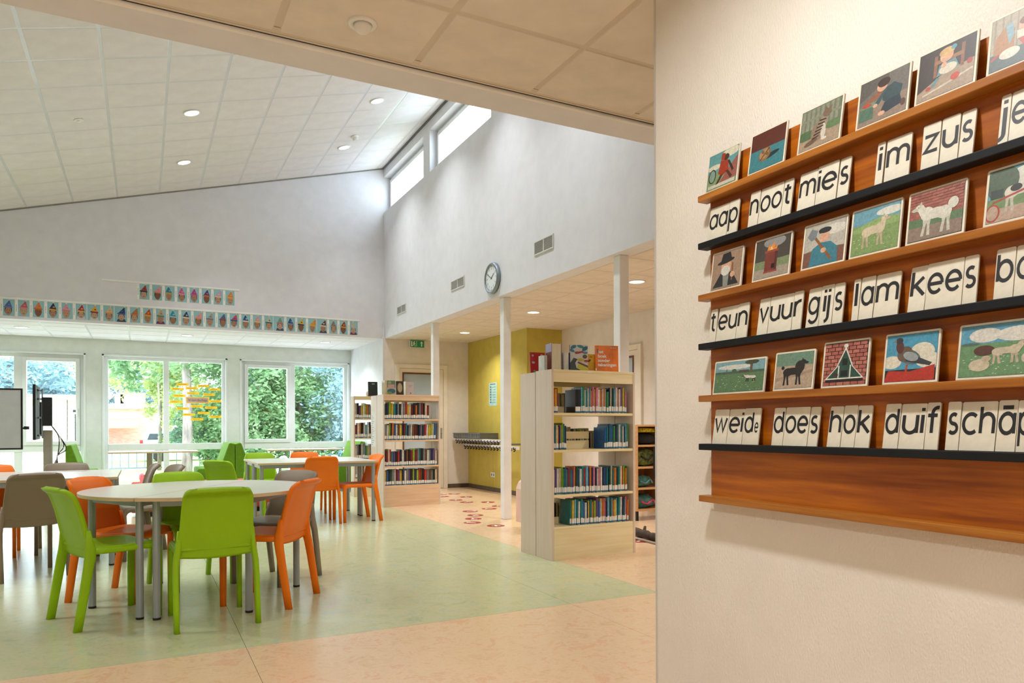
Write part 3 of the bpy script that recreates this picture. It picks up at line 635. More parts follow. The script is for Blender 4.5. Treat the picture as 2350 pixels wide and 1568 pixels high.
PICS = {
 'monkey': [B_('5f9c9c', 0, .45, 1, 1), B_('7f9a6a', 0, 0, 1, .45), E_(.75, .9, .3, .12, 'd7d2b8'), E_(.2, .62, .25, .08, 'd7d2b8'), P_('9a5a50', (.4, .1), (1, .15), (1, .75)), B_('cfc7b4', .05, .03, .95, .12),
   E_(.16, .38, .13, .2, '3a2a20'), E_(.16, .38, .1, .17, '7f9a8a'), P_('a3381f', (.42, .75), (.68, .7), (.72, .38), (.5, .3), (.36, .4)), E_(.6, .8, .1, .09, '4a3022'), P_('4a3022', (.44, .34), (.54, .34), (.4, .12), (.3, .1)), P_('4a3022', (.62, .4), (.7, .4), (.86, .2), (.8, .14)), P_('3b2a22', (.66, .66), (.72, .68), (.9, .36), (.84, .32)), P_('a3381f', (.44, .95), (.56, .92), (.54, .74), (.42, .76))],
 'nut': [B_('5b2b22', 0, .5, 1, 1), B_('3f7f86', 0, 0, 1, .55), E_(.62, .3, .26, .06, '1d3436', 12), E_(.44, .38, .19, .16, '8a6844', 38), E_(.42, .4, .15, .12, 'a88459', 38), P_('5e4028', (.3, .26), (.33, .25), (.58, .5), (.55, .52)), E_(.38, .45, .04, .06, '7a5a38', 38), E_(.5, .38, .04, .05, '7a5a38', 38)],
 'cat': [B_('6d7a63', 0, .4, 1, 1), B_('a48f76', 0, 0, 1, .4)] + [B_('8d8d78', .02 + i * .12, .45, .09 + i * .12, .98) for i in range(8)] + [B_('87876f', 0, .7, 1, .76), E_(.15, .36, .3, .12, '4f6b47'), E_(.85, .42, .25, .1, '5f7a50'),
   E_(.46, .38, .17, .26, '8c7762', -12), E_(.56, .5, .12, .22, '9b8870', -10), E_(.66, .75, .11, .1, '77634f'), P_('77634f', (.58, .8), (.6, .93), (.67, .84)), P_('77634f', (.68, .84), (.77, .92), (.76, .78)), E_(.6, .32, .06, .2, 'cfc6b3'), E_(.3, .15, .17, .06, '6a5645', 15), E_(.63, .14, .07, .035, 'd8d0c0')] + [P_('33291f', (.33 + .03 * i, .2 + .08 * i), (.5 + .03 * i, .24 + .07 * i), (.5 + .03 * i, .27 + .07 * i), (.33 + .03 * i, .24 + .08 * i)) for i in range(6)],
 'boy': [B_('6f6a62', 0, .3, 1, 1), B_('8f7c6a', 0, 0, 1, .45), P_('5c5850', (0, .55), (.6, .9), (.6, 1), (0, 1)), P_('8c5a40', (.08, .5), (.45, .72), (.55, .6), (.2, .42)), B_('4f6f5a', .02, .1, .32, .38), P_('6d8a6d', (.02, .38), (.32, .38), (.38, .48), (.1, .48)), E_(.17, .44, .1, .04, 'b5402f'),
   P_('2f4a4c', (.5, .66), (.72, .74), (.9, .6), (.86, .38), (.62, .32), (.5, .42)), P_('34535a', (.5, .62), (.58, .66), (.44, .38), (.34, .34), (.33, .4)), P_('26363f', (.55, .36), (.85, .42), (.92, .2), (.6, .12), (.48, .2)), E_(.47, .76, .11, .12, skin), E_(.5, .83, .13, .1, '3a261a'), E_(.35, .37, .05, .04, skin), E_(.5, .14, .07, .05, skin), E_(.93, .2, .05, .08, '5a3a28')],
 'girl': [B_('3a2d26', 0, 0, 1, 1), P_('a48f76', (0, .18), (.45, .42), (1, .5), (1, 0), (0, 0)), P_('c9bda6', (.1, .12), (.5, .2), (.98, .32), (.98, .28), (.5, .16), (.1, .08)), B_('8a5a38', .28, .4, .34, .85), B_('8a5a38', .76, .42, .82, .9), B_('9a6a44', .28, .66, .8, .74),
   P_('6a8f93', (.38, .62), (.66, .66), (.74, .46), (.34, .4)), E_(.54, .5, .16, .1, 'd8d0b8'), E_(.5, .78, .12, .13, skin), E_(.5, .86, .14, .09, 'cda86a'), E_(.62, .9, .05, .05, '5f9aa8'), E_(.46, .6, .05, .06, skin), E_(.68, .27, .08, .075, 'c0432c'), P_('5f8a90', (.22, .2), (.3, .22), (.4, .36), (.34, .38)), E_(.2, .22, .05, .04, 'b0452f'), E_(.92, .46, .05, .06, 'a53a2a')],
 'cradle': [B_('a99f86', 0, .3, 1, 1)] + [B_('97876c', .06 + i * .16, .3, .1 + i * .16, 1) for i in range(6)] + [B_('4c5c58', 0, 0, 1, .32), P_('a8763f', (.08, .3), (.1, .62), (.3, .8), (.5, .7), (.5, .35), (.3, .28)), P_('7fa3ac', (.3, .8), (.44, .84), (.5, .6), (.4, .42)), E_(.42, .25, .22, .1, 'd8d2c0'), P_('b23a2b', (.02, .2), (.2, .26), (.18, .3), (.02, .25)), P_('b8483a', (.55, .5), (.8, .62), (.95, .4), (.7, .3)), E_(.68, .7, .1, .1, skin), E_(.7, .77, .11, .07, '7a4a28'), P_('d8cfb8', (.55, .62), (.8, .6), (.78, .46), (.56, .46))],
 'old_man': [B_('a3876f', 0, 0, 1, 1), P_('2c2d2f', (.05, .05), (.3, .42), (.7, .42), (.95, .05)), P_('8c8f88', (.42, .05), (.38, .4), (.6, .4), (.58, .05)), E_(.48, .6, .17, .2, skin), E_(.47, .48, .16, .14, 'd9d4c6'), E_(.46, .74, .3, .06, '26282b', 8), P_('26282b', (.28, .74), (.34, .96), (.6, .98), (.66, .78)), B_('8a5a34', .68, .18, .73, .66), E_(.72, .34, .08, .08, skin)],
 'stove': [B_('4b463f', 0, .35, 1, 1), B_('7b8a63', 0, .2, 1, .45), B_('a39684', 0, 0, 1, .24), E_(.55, .9, .32, .14, '8f8f8c'), B_('7a3a30', .3, .14, .66, .68), B_('5c2a24', .58, .14, .66, .68), B_('2a1a18', .5, .22, .6, .34), P_('e08a3c', (.34, .68), (.4, .88), (.46, .74), (.52, .92), (.58, .74), (.66, .84), (.62, .66)), P_('f0c070', (.4, .68), (.47, .8), (.54, .68)), B_('93493c', .28, .64, .68, .7), B_('93493c', .28, .12, .68, .17)],
 'farmer': [B_('b7b3a4', 0, .35, 1, 1), E_(.75, .8, .3, .12, 'd5d0c0'), B_('7c5344', 0, 0, 1, .36), P_('6f7f63', (0, .36), (.4, .42), (1, .36)), P_('3f7d8c', (.15, .0), (.22, .42), (.42, .54), (.66, .52), (.84, .36), (.86, 0)), E_(.5, .68, .12, .15, skin), E_(.5, .82, .16, .07, '2d3134'), B_('2d3134', .36, .76, .62, .81), P_('8a5a34', (.22, .7), (.27, .73), (.72, .12), (.67, .08)), P_('7c8488', (.06, .74), (.16, .92), (.32, .84), (.28, .66), (.18, .62)), E_(.5, .34, .07, .06, skin)],
 'lamb': [B_('6ea0ad', 0, .6, 1, 1), E_(.8, .85, .3, .09, 'd8d6c6'), B_('7f9a5e', 0, 0, 1, .66), P_('8faa6a', (0, .6), (.6, .76), (1, .7), (1, .55), (0, .5))] + flowers(.05, .4, 26) + quad('cdbfa0', .46, .48, .62, c2='b9a98a', head=(.5, .36)),
 'white_dog': [B_('a06a5a', 0, .4, 1, 1)] + bricks(0, .4, 1, 1, 7, 10, '9a5a4c', 'a9685a') + [B_('5f7a57', 0, .25, 1, .45), B_('8c7a6a', 0, 0, 1, .28)] + quad('d8d5c4', .52, .48, .72, c2='c4c1ae', tail=(.13, .16), head=(.62, .28), face=-1),
 'goat': [B_('5f9cab', 0, .4, 1, 1), E_(.7, .8, .35, .18, 'd6d4c6'), E_(.22, .75, .3, .32, '4c5f45'), B_('6f8a56', 0, .2, 1, .45), B_('b59a84', 0, 0, 1, .25)] + quad('d6d0bf', .55, .52, .66, c2='bdb5a2', head=(.62, .3)) + [E_(.48, .58, .1, .07, '2a2a28'), E_(.72, .6, .06, .08, '2a2a28'), P_('a8402c', (.08, .36), (.1, .4), (.98, .62), (.98, .57)), B_('33403c', .05, .45, .26, .62), E_(.1, .18, .13, .17, 'a8402c'), E_(.1, .18, .1, .14, 'b59a84')],
 'meadow': [B_('7ea8ac', 0, .62, 1, 1), E_(.4, .82, .35, .08, 'd5d6c8'), B_('5e7f57', 0, 0, 1, .66), B_('4d6650', 0, .6, 1, .68), B_('6a5a4a', .72, .64, .77, .92), E_(.75, .94, .14, .07, '4b4f3c'), B_('5c4c3e', .5, .62, .7, .7), P_('6b6a5a', (.22, .64), (.24, .8), (.27, .64)), E_(.4, .7, .05, .06, '4d5f48')] + flowers(.04, .5, 40) + quad('d4cfc0', .75, .45, .26, c2='3a3a36', face=-1),
 'poodle': [B_('6f8f78', 0, .62, 1, 1), B_('b49f86', 0, 0, 1, .64), P_('a08c76', (0, .2), (1, .42), (1, .5), (0, .3))] + quad('2a2724', .47, .46, .66, tail=(.07, .08), head=(.56, .4)) + [E_(.66, .6, .13, .17, '2f2b27')],
 'dovecote': bricks(0, 0, 1, 1, 6, 11, 'a85f52', 'b87060') + [P_('dcdccd', (.04, .14), (.3, .42), (.38, .62), (.5, .9), (.62, .62), (.7, .42), (.96, .14)), P_('2e4f42', (.1, .17), (.33, .43), (.41, .62), (.5, .83), (.59, .62), (.67, .43), (.9, .17)), E_(.5, .92, .05, .05, 'dcdccd'), B_('dcdccd', .35, .17, .38, .46), B_('dcdccd', .62, .17, .65, .46), B_('1b2420', .42, .2, .58, .34), B_('1b2420', .44, .46, .56, .62), B_('2a1f1c', .06, .08, .94, .14), E_(.3, .24, .06, .05, '4a3a34')],
 'pigeon': [B_('4f9ab5', 0, .25, 1, 1), E_(.72, .6, .24, .2, 'dcd6c0'), E_(.85, .42, .25, .16, 'dcd6c0'), E_(.12, .42, .2, .14, 'dcd6c0'), P_('b5382a', (0, .05), (.06, .24), (.5, .2), (.98, .32), (.98, 0), (0, 0)), E_(.46, .52, .25, .15, '5f6d70', -25), E_(.38, .58, .15, .17, '6b5a4c', -20), P_('3c4144', (.4, .62), (.92, .36), (.88, .3), (.4, .42)), E_(.27, .74, .08, .14, '5c3a33', 8), E_(.25, .88, .075, .065, '3a3d42'), P_('8a7a66', (.1, .86), (.19, .9), (.19, .85)), P_('b5483a', (.42, .36), (.46, .36), (.44, .2), (.4, .2)), E_(.5, .52, .16, .09, '9aa3a2', -25)],
 'sheep': [B_('5e9fb8', 0, .55, 1, 1), E_(.3, .8, .2, .14, 'd9d6c8'), E_(.7, .78, .28, .14, 'd9d6c8'), B_('6d9468', 0, 0, 1, .64), E_(.12, .64, .12, .03, '57705c')] + flowers(.03, .4, 40) + [E_(.25, .22, .13, .12, 'c9bda2'), E_(.33, .34, .06, .06, 'b9ab90'), E_(.3, .5, .13, .1, '5a3a30')] + quad('c9bda2', .56, .46, .42, c2='b9ab90', head=(.6, .3)) + [E_(.86, .3, .12, .12, 'c9bda2')],
}
PROWS = [(1.873, 'A', .125, [('monkey', 120, 338, 'small picture card of a monkey in red under blue sky'), ('nut', 412, 665, 'picture card of a walnut on a teal cloth'), ('cat', 754, 1052, 'picture card of a tabby cat before a fence'), ('boy', 1160, 1522, 'picture card of a kneeling boy in teal clothes'), ('girl', 1567, 1990, 'picture card of a girl at a table on a dark ground'), ('cradle', 2065, 2440, 'picture card with a wicker cradle and patterned wallpaper')]),
 (1.556, 'B', .125, [('old_man', 148, 362, 'picture card of a bearded man in a dark hat'), ('stove', 440, 697, 'picture card of a red stove with flames'), ('farmer', 778, 1080, 'picture card of a man in blue with a spade'), ('lamb', 1110, 1460, 'picture card of a lamb in a green meadow'), ('white_dog', 1502, 1908, 'picture card of a fluffy white dog before a brick wall'), ('goat', 2040, 2500, 'picture card of a black and white goat pulling a cart')]),
 (1.234, 'C', .123, [('meadow', 165, 520, 'wide picture card of a green meadow with a cow'), ('poodle', 583, 858, 'picture card of a black poodle on a sandy path'), ('dovecote', 915, 1235, 'picture card of a green dovecote on pink bricks'), ('pigeon', 1340, 1720, 'picture card of a grey pigeon on a red roof'), ('sheep', 1848, 2480, 'wide picture card of sheep grazing under white clouds')])]
for zs, zm, hgt, lst in PROWS:
    for key, a, b_, lab in lst:
        x0, _ = lt(a, 0, zm); x1, _ = lt(b_, 0, zm)
        yl, yr = bY(x0, .055), bY(x1, .055); wd = yl - yr; hh = hgt * (.92 if key in ('meadow', 'poodle') else 1.0)
        if key == 'meadow': hh = .104
        if key == 'poodle': hh = .110
        if key == 'dovecote': hh = .122
        t = thing('picture_card', lab, 'picture card', group='picture cards on the reading board'); t.matrix_world = card_M(yl, yr, zs + .0095, .052, R(-8.5 + random.uniform(-1, 1)))
        th = .005; h = wd / 2; c = .003
        part('card_body', MB().prism([(-h, -th / 2, 0), (h, -th / 2, 0), (h, -th / 2, hh - c), (h - c, -th / 2, hh), (-h + c, -th / 2, hh), (-h, -th / 2, hh - c)], (0, th, 0)), 'card', t)
        mg = .0055; mb = MB(); ix, iz = wd - 2 * mg, hh - 2 * mg
        mb.poly([(-h + mg - .0006, -th / 2 - .0003, mg - .0006), (h - mg + .0006, -th / 2 - .0003, mg - .0006), (h - mg + .0006, -th / 2 - .0003, hh - mg + .0006), (-h + mg - .0006, -th / 2 - .0003, hh - mg + .0006)], 0, '2b2a26')
        for k, (col, pts) in enumerate(PICS[key]):
            q = [(-h + mg + min(max(p[0], 0), 1) * ix, -th / 2 - .00036 - k * .000012, mg + min(max(p[1], 0), 1) * iz) for p in pts]
            mb.poly(q, 0, col)
        part('printed_picture', mb, 'print', t)
# ================================================================== CHAIRS
def grid_shell(fpt, fn, us, vs, th):
    """closed shell from a point function and a thickness function; returns verts, faces"""
    nu, nv = len(us), len(vs); V = []; Fs = []
    P = [[Vector(fpt(u, v)) for v in vs] for u in us]
    N = []
    for i in range(nu):
        r = []
        for j in range(nv):
            a = P[min(i + 1, nu - 1)][j] - P[max(i - 1, 0)][j]; b_ = P[i][min(j + 1, nv - 1)] - P[i][max(j - 1, 0)]
            r.append(a.cross(b_).normalized())
        N.append(r)
    for s in (1, -1):
        for i in range(nu):
            for j in range(nv): V.append(P[i][j] + N[i][j] * (s * th(us[i], vs[j], s)))
    I = lambda s, i, j: s * nu * nv + i * nv + j
    for i in range(nu - 1):
        for j in range(nv - 1):
            Fs.append((I(0, i, j), I(0, i + 1, j), I(0, i + 1, j + 1), I(0, i, j + 1)))
            Fs.append((I(1, i, j), I(1, i, j + 1), I(1, i + 1, j + 1), I(1, i + 1, j)))
    for j in range(nv - 1):
        Fs.append((I(0, 0, j), I(0, 0, j + 1), I(1, 0, j + 1), I(1, 0, j))); Fs.append((I(0, nu - 1, j + 1), I(0, nu - 1, j), I(1, nu - 1, j), I(1, nu - 1, j + 1)))
    for i in range(nu - 1):
        Fs.append((I(0, i + 1, 0), I(0, i, 0), I(1, i, 0), I(1, i + 1, 0))); Fs.append((I(0, i, nv - 1), I(0, i + 1, nv - 1), I(1, i + 1, nv - 1), I(1, i, nv - 1)))
    return V, Fs
def rsec(c, ax, ay, hx, hy, n=12, p=3.2):
    """rounded-rectangle ring around c"""
    out = []
    for k in range(n):
        t = 2 * math.pi * (k + .5) / n
        x = math.copysign(abs(math.cos(t)) ** (2 / p), math.cos(t)); y = math.copysign(abs(math.sin(t)) ** (2 / p), math.sin(t))
        out.append(Vector(c) + Vector(ax) * (hx * x) + Vector(ay) * (hy * y))
    return out
def lerp(a, b_, t): return a + (b_ - a) * t
def chair_meshes():
    M = {}
    # backrest: u across (-1..1), v up (0..1)
    us = [-1, -.97, -.9, -.86, -.6, -.3, 0, .3, .6, .86, .9, .97, 1]; vs = [0, .03, .08, .2, .35, .5, .65, .78, .87, .905, .94, .965, .985, 1]
    def hw(v):
        w_ = lerp(.208, .186, v) ; z = v * .385; d = .385 - z; r = .05
        if d < r: w_ -= r - math.sqrt(max(0, r * r - (r - d) ** 2))
        return w_
    def fb(u, v):
        z = .405 + v * .395
        y = -.185 - .075 * v - .035 * v ** 4 - (.03 * max(0, (v - .88) / .12) ** 1.5)
        y += -.022 * (1 - u * u) * (.35 + .65 * v)
        if v < .1: z -= .014 * (1 - u * u) * (1 - v / .1)
        return (u * hw(v), y, z)
    def tb(u, v, s):
        e = max(0, (abs(u) - .86) / .11, (v - .905) / .06)
        return lerp(.004, .0145, min(1, e)) if s > 0 or True else .005
    V, Fs = grid_shell(fb, None, us, vs, tb)
    M['backrest'] = (V, Fs)
    us2 = [-1, -.95, -.85, -.5, 0, .5, .85, .95, 1]; vs2 = [0, .05, .15, .3, .5, .7, .82, .9, .95, .98, 1]
    def fs_(u, v):
        w_ = lerp(.2, .205, v); y = -.205 + .425 * v
        z = .452 - .014 * (1 - u * u) * math.sin(math.pi * min(1, v * 1.05)) 
        if v > .82: z -= .035 * ((v - .82) / .18) ** 2.2
        return (u * w_, y - (.018 * u * u if v > .9 else 0), z)
    M['seat'] = grid_shell(fs_, None, us2, vs2, lambda u, v, s: .009)
    for sx in (-1, 1):
        # rear leg runs from the back's lower corner to the floor
        path = [((.199, -.205, .56), .010, .014), ((.201, -.200, .50), .0135, .022), ((.204, -.195, .455), .016, .029), ((.211, -.197, .41), .017, .0295), ((.217, -.207, .36), .0165, .0275), ((.219, -.222, .27), .016, .026), ((.219, -.245, .13), .0155, .0245), ((.219, -.266, 0), .015, .023)]
        mb = MB(); mb.loft([rsec((sx * c[0], c[1], c[2]), (1, 0, 0), (0, 1, 0), hx, hy) for c, hx, hy in path])
        M['rear%d' % sx] = (mb.v, mb.f)
        # front leg with the side rail of the seat
        rings = []
        rail = [(-.205, .438), (-.1, .436), (0, .436), (.1, .437), (.135, .436)]
        for y, z in rail: rings.append(rsec((sx * .199, y, z), (1, 0, 0), (0, 0, 1), .0155, .0175))
        for a in (20, 40, 60, 80):
            cy, cz, r = .135, .382, .054
            d = Vector((0, math.sin(R(a)), math.cos(R(a))))
            rings.append(rsec((sx * .199, cy + r * d.y, cz + r * d.z), (1, 0, 0), d, .0155, lerp(.0175, .021, a / 90)))
        for z, hy in ((.32, .022), (.2, .021), (0, .019)): rings.append(rsec((sx * lerp(.199, .2, 1 - z / .4), .187, z), (1, 0, 0), (0, 1, 0), .0155, hy))
        mb = MB(); mb.loft(rings); M['front%d' % sx] = (mb.v, mb.f)
    return M
CM = chair_meshes()
def mkchair(m):
    out = []
    for k, nm in (('seat', 'seat'), ('backrest', 'backrest'), ('rear-1', 'leg'), ('rear1', 'leg'), ('front-1', 'leg'), ('front1', 'leg')):
        mb = MB(); mb.add(*CM[k]); out.append((nm, mb.mesh('chair_' + nm, m, True)))
    return out
CH_ME = {c: mkchair('plastic_' + c) for c in ('green', 'orange', 'taupe')}
def chair(col, x, y, face, label):
    """face = compass direction of the chair's front as an (x, y) vector; x, y = middle of its four feet"""
    a = math.atan2(face[1], face[0]) - math.pi / 2
    off = Matrix.Rotation(a, 4, 'Z') @ Vector((0, .04, 0))
    t = thing('shell_chair', label, 'chair', (x + off.x, y + off.y, 0), a, 'plastic shell chairs in the hall')
    for nm, me in CH_ME[col]:
        link(nm, me, t)
    return t
chair('green', -.205, 5.01, (.40, .165), 'green plastic chair at the left front of the round table, seen from the side')
chair('green', .365, 4.67, (-.035, .448), 'green plastic chair with its back to the camera at the round table')
chair('orange', -.13, 5.60, (.797, -.58), 'orange plastic chair at the left far side of the round table')
chair('green', .32, 5.82, (.337, -.94), 'green plastic chair beyond the round table facing the camera')
chair('orange', .755, 5.005, (-.36, .25), 'orange plastic chair at the right front of the round table')
chair('taupe', .90, 5.67, (-.33, -.31), 'taupe plastic chair beyond the right side of the round table')
chair('taupe', -.80, 6.75, (-.144, .42), 'taupe plastic chair with its back to the camera at the left table')
chair('taupe', -.66, 7.98, (0, -1), 'taupe plastic chair on the far side of the left table')
chair('orange', -1.24, 7.92, (.1, -1), 'orange plastic chair cut by the left picture edge beyond the table')
chair('taupe', -.16, 7.66, (-1, -.1), 'taupe plastic chair seen edge-on at the end of the left table')
chair('taupe', .02, 7.28, (-.918, -.25), 'taupe plastic chair between the left table and the green chair')
chair('green', .88, 8.3, (.75, .66), 'green plastic chair at the left corner of the paired tables')
chair('green', 1.40, 9.92, (.05, -1), 'green plastic chair on the far side of the paired tables')
chair('orange', 1.97, 9.92, (-.05, -1), 'orange plastic chair on the far side of the paired tables')
chair('orange', 1.87, 8.80, (0, 1), 'orange plastic chair with its back to the camera at the paired tables')
chair('orange', 2.36, 8.83, (-1, -.08), 'orange plastic chair in front of the far bookcase, facing left')

# ================================================================== TABLES
ZT = .74
def leg(parent, x, y, h=.7, r=.0225):
    l = part('leg', MB().lathe([(r, .012), (r, h)], 16, M=Matrix.Translation((x, y, 0))), 'grey_steel', parent, smooth=False)
    part('foot_cap', MB().lathe([(r * .95, 0), (r * 1.02, .004), (r * 1.02, .014)], 16, M=Matrix.Translation((x, y, 0))), 'dark_rubber', l)
def half_round(loc, rz, label):
    t = thing('half_round_table', label, 'table', loc, rz, 'half round tables')
    r = .715
    pts = [(r * math.cos(R(a)), r * math.sin(R(a))) for a in range(0, 181, 5)]
    part('tabletop', MB().prism([(p[0], p[1], ZT - .022) for p in pts], (0, 0, .022), 0, side=1), ['table_top', 'table_edge'], t, bevel=.002)
    q = [(-.58, .05), (.58, .05), (.36, .52), (-.36, .52)]
    mb = MB()
    for (a, b_) in ((q[0], q[1]), (q[1], q[2]), (q[2], q[3]), (q[3], q[0])):
        A, B = Vector((*a, 0)), Vector((*b_, 0)); d = (B - A).normalized(); n = Vector((-d.y, d.x, 0)) * .01
        mb.prism([A + n + Vector((0, 0, ZT - .065)), A - n + Vector((0, 0, ZT - .065)), B - n + Vector((0, 0, ZT - .065)), B + n + Vector((0, 0, ZT - .065))], (0, 0, .043))
    part('apron', mb, 'grey_steel', t)
    for x, y in q: leg(t, x, y, ZT - .022)
    return t
cx, cy = .345, 5.325
da = math.atan2(1.12, .74)
half_round((cx + .004 * math.sin(da), cy - .004 * math.cos(da), 0), da + math.pi, 'right half of the round table, nearer the camera')
half_round((cx - .004 * math.sin(da), cy + .004 * math.cos(da), 0), da, 'left half of the round table, beside the side-on green chair')
def rect_table(x0, x1, y0, y1, label, h=ZT):
    t = thing('rectangular_table', label, 'table', ((x0 + x1) / 2, (y0 + y1) / 2, 0), 0, 'rectangular tables')
    X, Y = (x1 - x0) / 2, (y1 - y0) / 2
    part('tabletop', MB().prism([(-X, -Y, h - .022), (X, -Y, h - .022), (X, Y, h - .022), (-X, Y, h - .022)], (0, 0, .022), 0, side=1), ['table_top', 'table_edge'], t, bevel=.002)
    i = .045
    part('apron', MB().box(-X + i, X - i, -Y + .035, -Y + .055, h - .065, h - .022).box(-X + i, X - i, Y - .055, Y - .035, h - .065, h - .022).box(-X + .035, -X + .055, -Y + i, Y - i, h - .065, h - .022).box(X - .055, X - .035, -Y + i, Y - i, h - .065, h - .022), 'grey_steel', t)
    for sx in (-1, 1):
        for sy in (-1, 1): leg(t, sx * (X - i), sy * (Y - i), h - .022)
rect_table(1.16, 2.555, 8.60, 9.255, 'nearer of the two rectangular tables pushed together by the far bookcase')
rect_table(1.16, 2.555, 9.26, 9.915, 'farther of the two rectangular tables pushed together by the far bookcase')
rect_table(-1.585, -.19, 6.86, 7.5, 'long rectangular table at the left picture edge, nearer half')
rect_table(-1.585, -.19, 7.505, 8.145, 'long rectangular table at the left picture edge, farther half')
def booth_table(px, x0, x1, y, label):
    X = (x0 + x1) / 2; t = thing('booth_table', label, 'table', (X, y, 0), 0, 'booth tables in the alcove')
    w_ = (x1 - x0) / 2
    part('tabletop', MB().prism([(-w_, -.35, .715), (w_, -.35, .715), (w_, .35, .715), (-w_, .35, .715)], (0, 0, .025), 0, side=1), ['table_top', 'table_edge'], t, bevel=.003)
    cxl = atY(px, 1050, y).x - X
    part('pedestal', MB().box(cxl - .045, cxl + .045, -.045, .045, .02, .715), 'taupe_paint', t, bevel=.004)
    part('base_plate', MB().box(cxl - .25, cxl + .25, -.25, .25, 0, .02), 'taupe_paint', t, bevel=.004)
booth_table(343, -.52, .88, 14.2, 'white booth table on a square post before the middle window')
booth_table(679, 2.06, 3.45, 14.2, 'white booth table on a square post before the right window')

# ================================================================== BOOTH SOFAS (back panel, seat, plinth)
def sofa(xb, face, y0, y1, label, seat_w=.56, back=.16):
    t = thing('booth_sofa', label, 'sofa', (xb, y0, 0), 0, 'green booth sofas in the alcove')
    f = face; L = y1 - y0
    prof = [(0, .07), (0, .86), (f * back * .5, .88), (f * back * .62, .86), (f * (back + .08), .44), (f * (back + .08), .07)]
    part('backrest', MB().prism([(p[0], 0, p[1]) for p in prof], (0, L, 0)), 'fabric_green', t, bevel=.015)
    part('seat', MB().prism([(f * (back + .082), 0, .07), (f * seat_w, 0, .07), (f * seat_w, 0, .41), (f * (seat_w - .02), 0, .43), (f * (back + .082), 0, .43)], (0, L, 0)), 'fabric_green', t, bevel=.012)
    part('plinth', MB().prism([(f * .04, .03, 0), (f * (seat_w - .05), .03, 0), (f * (seat_w - .05), .03, .07), (f * .04, .03, .07)], (0, L - .06, 0)), 'black', t)
yS = 13.75
xm = atY(540, 1050, yS).x
sofa(xm - .003, -1, yS, 14.8, 'green booth sofa facing left, back to back between two booth tables', .62, .17)
sofa(xm + .003, 1, yS, 14.8, 'green booth sofa facing right, back to back between two booth tables', .56, .17)
sofa(atY(150, 1050, yS).x, 1, yS, 14.8, 'green booth sofa at the left behind the cable column', .42, .14)
sofa(3.84, -1, yS, 14.8, 'green booth sofa at the right beside the narrow bookcase', .52, .16)
# low coral bench in front of the alcove
t = thing('low_bench', 'long low coral red bench beyond the round table', 'bench', (.76, 10.7, 0))
part('cushion', MB().box(-.9, .9, -.3, .3, .06, .42), 'fabric_red', t, bevel=.02)
part('plinth', MB().box(-.85, .85, -.26, .26, 0, .06), 'black', t)

# ================================================================== SCREEN AND DISPLAY COLUMN AT THE LEFT
YSc = 11.0
p0 = atY(52, 892, YSc); p1 = atY(52, 1032, YSc)
t = thing('projection_screen', 'grey-white portable screen with thin black frame on a stand at the left edge', 'screen', (p0.x - .75, YSc, 0))
part('screen_panel', MB().box(-.74, .73, -.008, .008, p1.z + .02, p0.z - .02), 'grey_screen', t)
part('frame', MB().box(-.75, .75, -.012, .012, p0.z - .02, p0.z).box(-.75, .75, -.012, .012, p1.z, p1.z + .02).box(.73, .75, -.012, .012, p1.z + .02, p0.z - .02).box(-.75, -.74, -.012, .012, p1.z + .02, p0.z - .02), 'black', t)
part('post', MB().tube([(.36, .03, .03), (.36, .03, p0.z - .3)], .022, 10), 'black', t)
part('foot', MB().box(.34, .38, -.3, .36, 0, .03).box(.1, .62, .01, .05, 0, .03), 'black', t)
part('knob', MB().tube([(.74, .0, p1.z + .27), (.79, .0, p1.z + .275)], .012, 8).lathe([(.03, -.02), (.03, .02)], 10, M=Matrix.Translation((.79, 0, p1.z + .275))), 'black', t)
YD = 12.2
a = atY(100, 980, YD); b_ = atY(120, 980, YD)
t = thing('display_column', 'taupe cable column carrying a wall display seen edge-on and a black equipment box', 'display stand', ((a.x + b_.x) / 2, YD, 0))
X = t.location.x; hwid = (b_.x - a.x) / 2
part('column', MB().box(-hwid, hwid, -.06, .06, .0, 1.12), 'taupe_paint', t, bevel=.006)
part('foot_plate', MB().box(-.3, .3, -.3, .3, 0, .015), 'taupe_paint', t)
q0 = atY(97, 912, YD - .1); q1 = atY(120, 978, YD - .1)
part('equipment_box', MB().box(q0.x - X, q1.x - X, -.14, -.06, q1.z, q0.z), 'black', t, bevel=.006)
e0 = atY(75, 882, YD - .1); e1 = atY(79, 1010, YD - .1)
part('display_panel', MB().prism([(e0.x - X, -.12, e1.z), (e0.x - X + .035, -.12, e1.z), (e0.x - X - .02, .9, e1.z), (e0.x - X - .055, .9, e1.z)], (0, 0, e0.z - e1.z)), 'black', t, bevel=.004)
bx_ = e0.x - X + .035
rack = MB()
for z in (e1.z + .05, e1.z + .3, e0.z - .22, e0.z - .1): rack.box(bx_, q0.x - X, -.12, -.09, z, z + .025)
for dx in (.02, .07): rack.box(bx_ + dx, bx_ + dx + .018, -.12, -.095, e1.z + .02, e0.z - .06)
part('bracket', rack, 'clock_rim', t)
part('side_rail', MB().box(bx_ + .045, bx_ + .068, -.115, -.09, e1.z + .05, e0.z - .25), 'black', t)
def wire(pts, r=.005):
    out = []
    for i in range(len(pts) - 1):
        for k in range(6):
            tt = k / 6; p = [Vector(pts[max(i - 1, 0)]), Vector(pts[i]), Vector(pts[i + 1]), Vector(pts[min(i + 2, len(pts) - 1)])]
            out.append(.5 * ((2 * p[1]) + (-p[0] + p[2]) * tt + (2 * p[0] - 5 * p[1] + 4 * p[2] - p[3]) * tt ** 2 + (-p[0] + 3 * p[1] - 3 * p[2] + p[3]) * tt ** 3))
    return out + [Vector(pts[-1])]
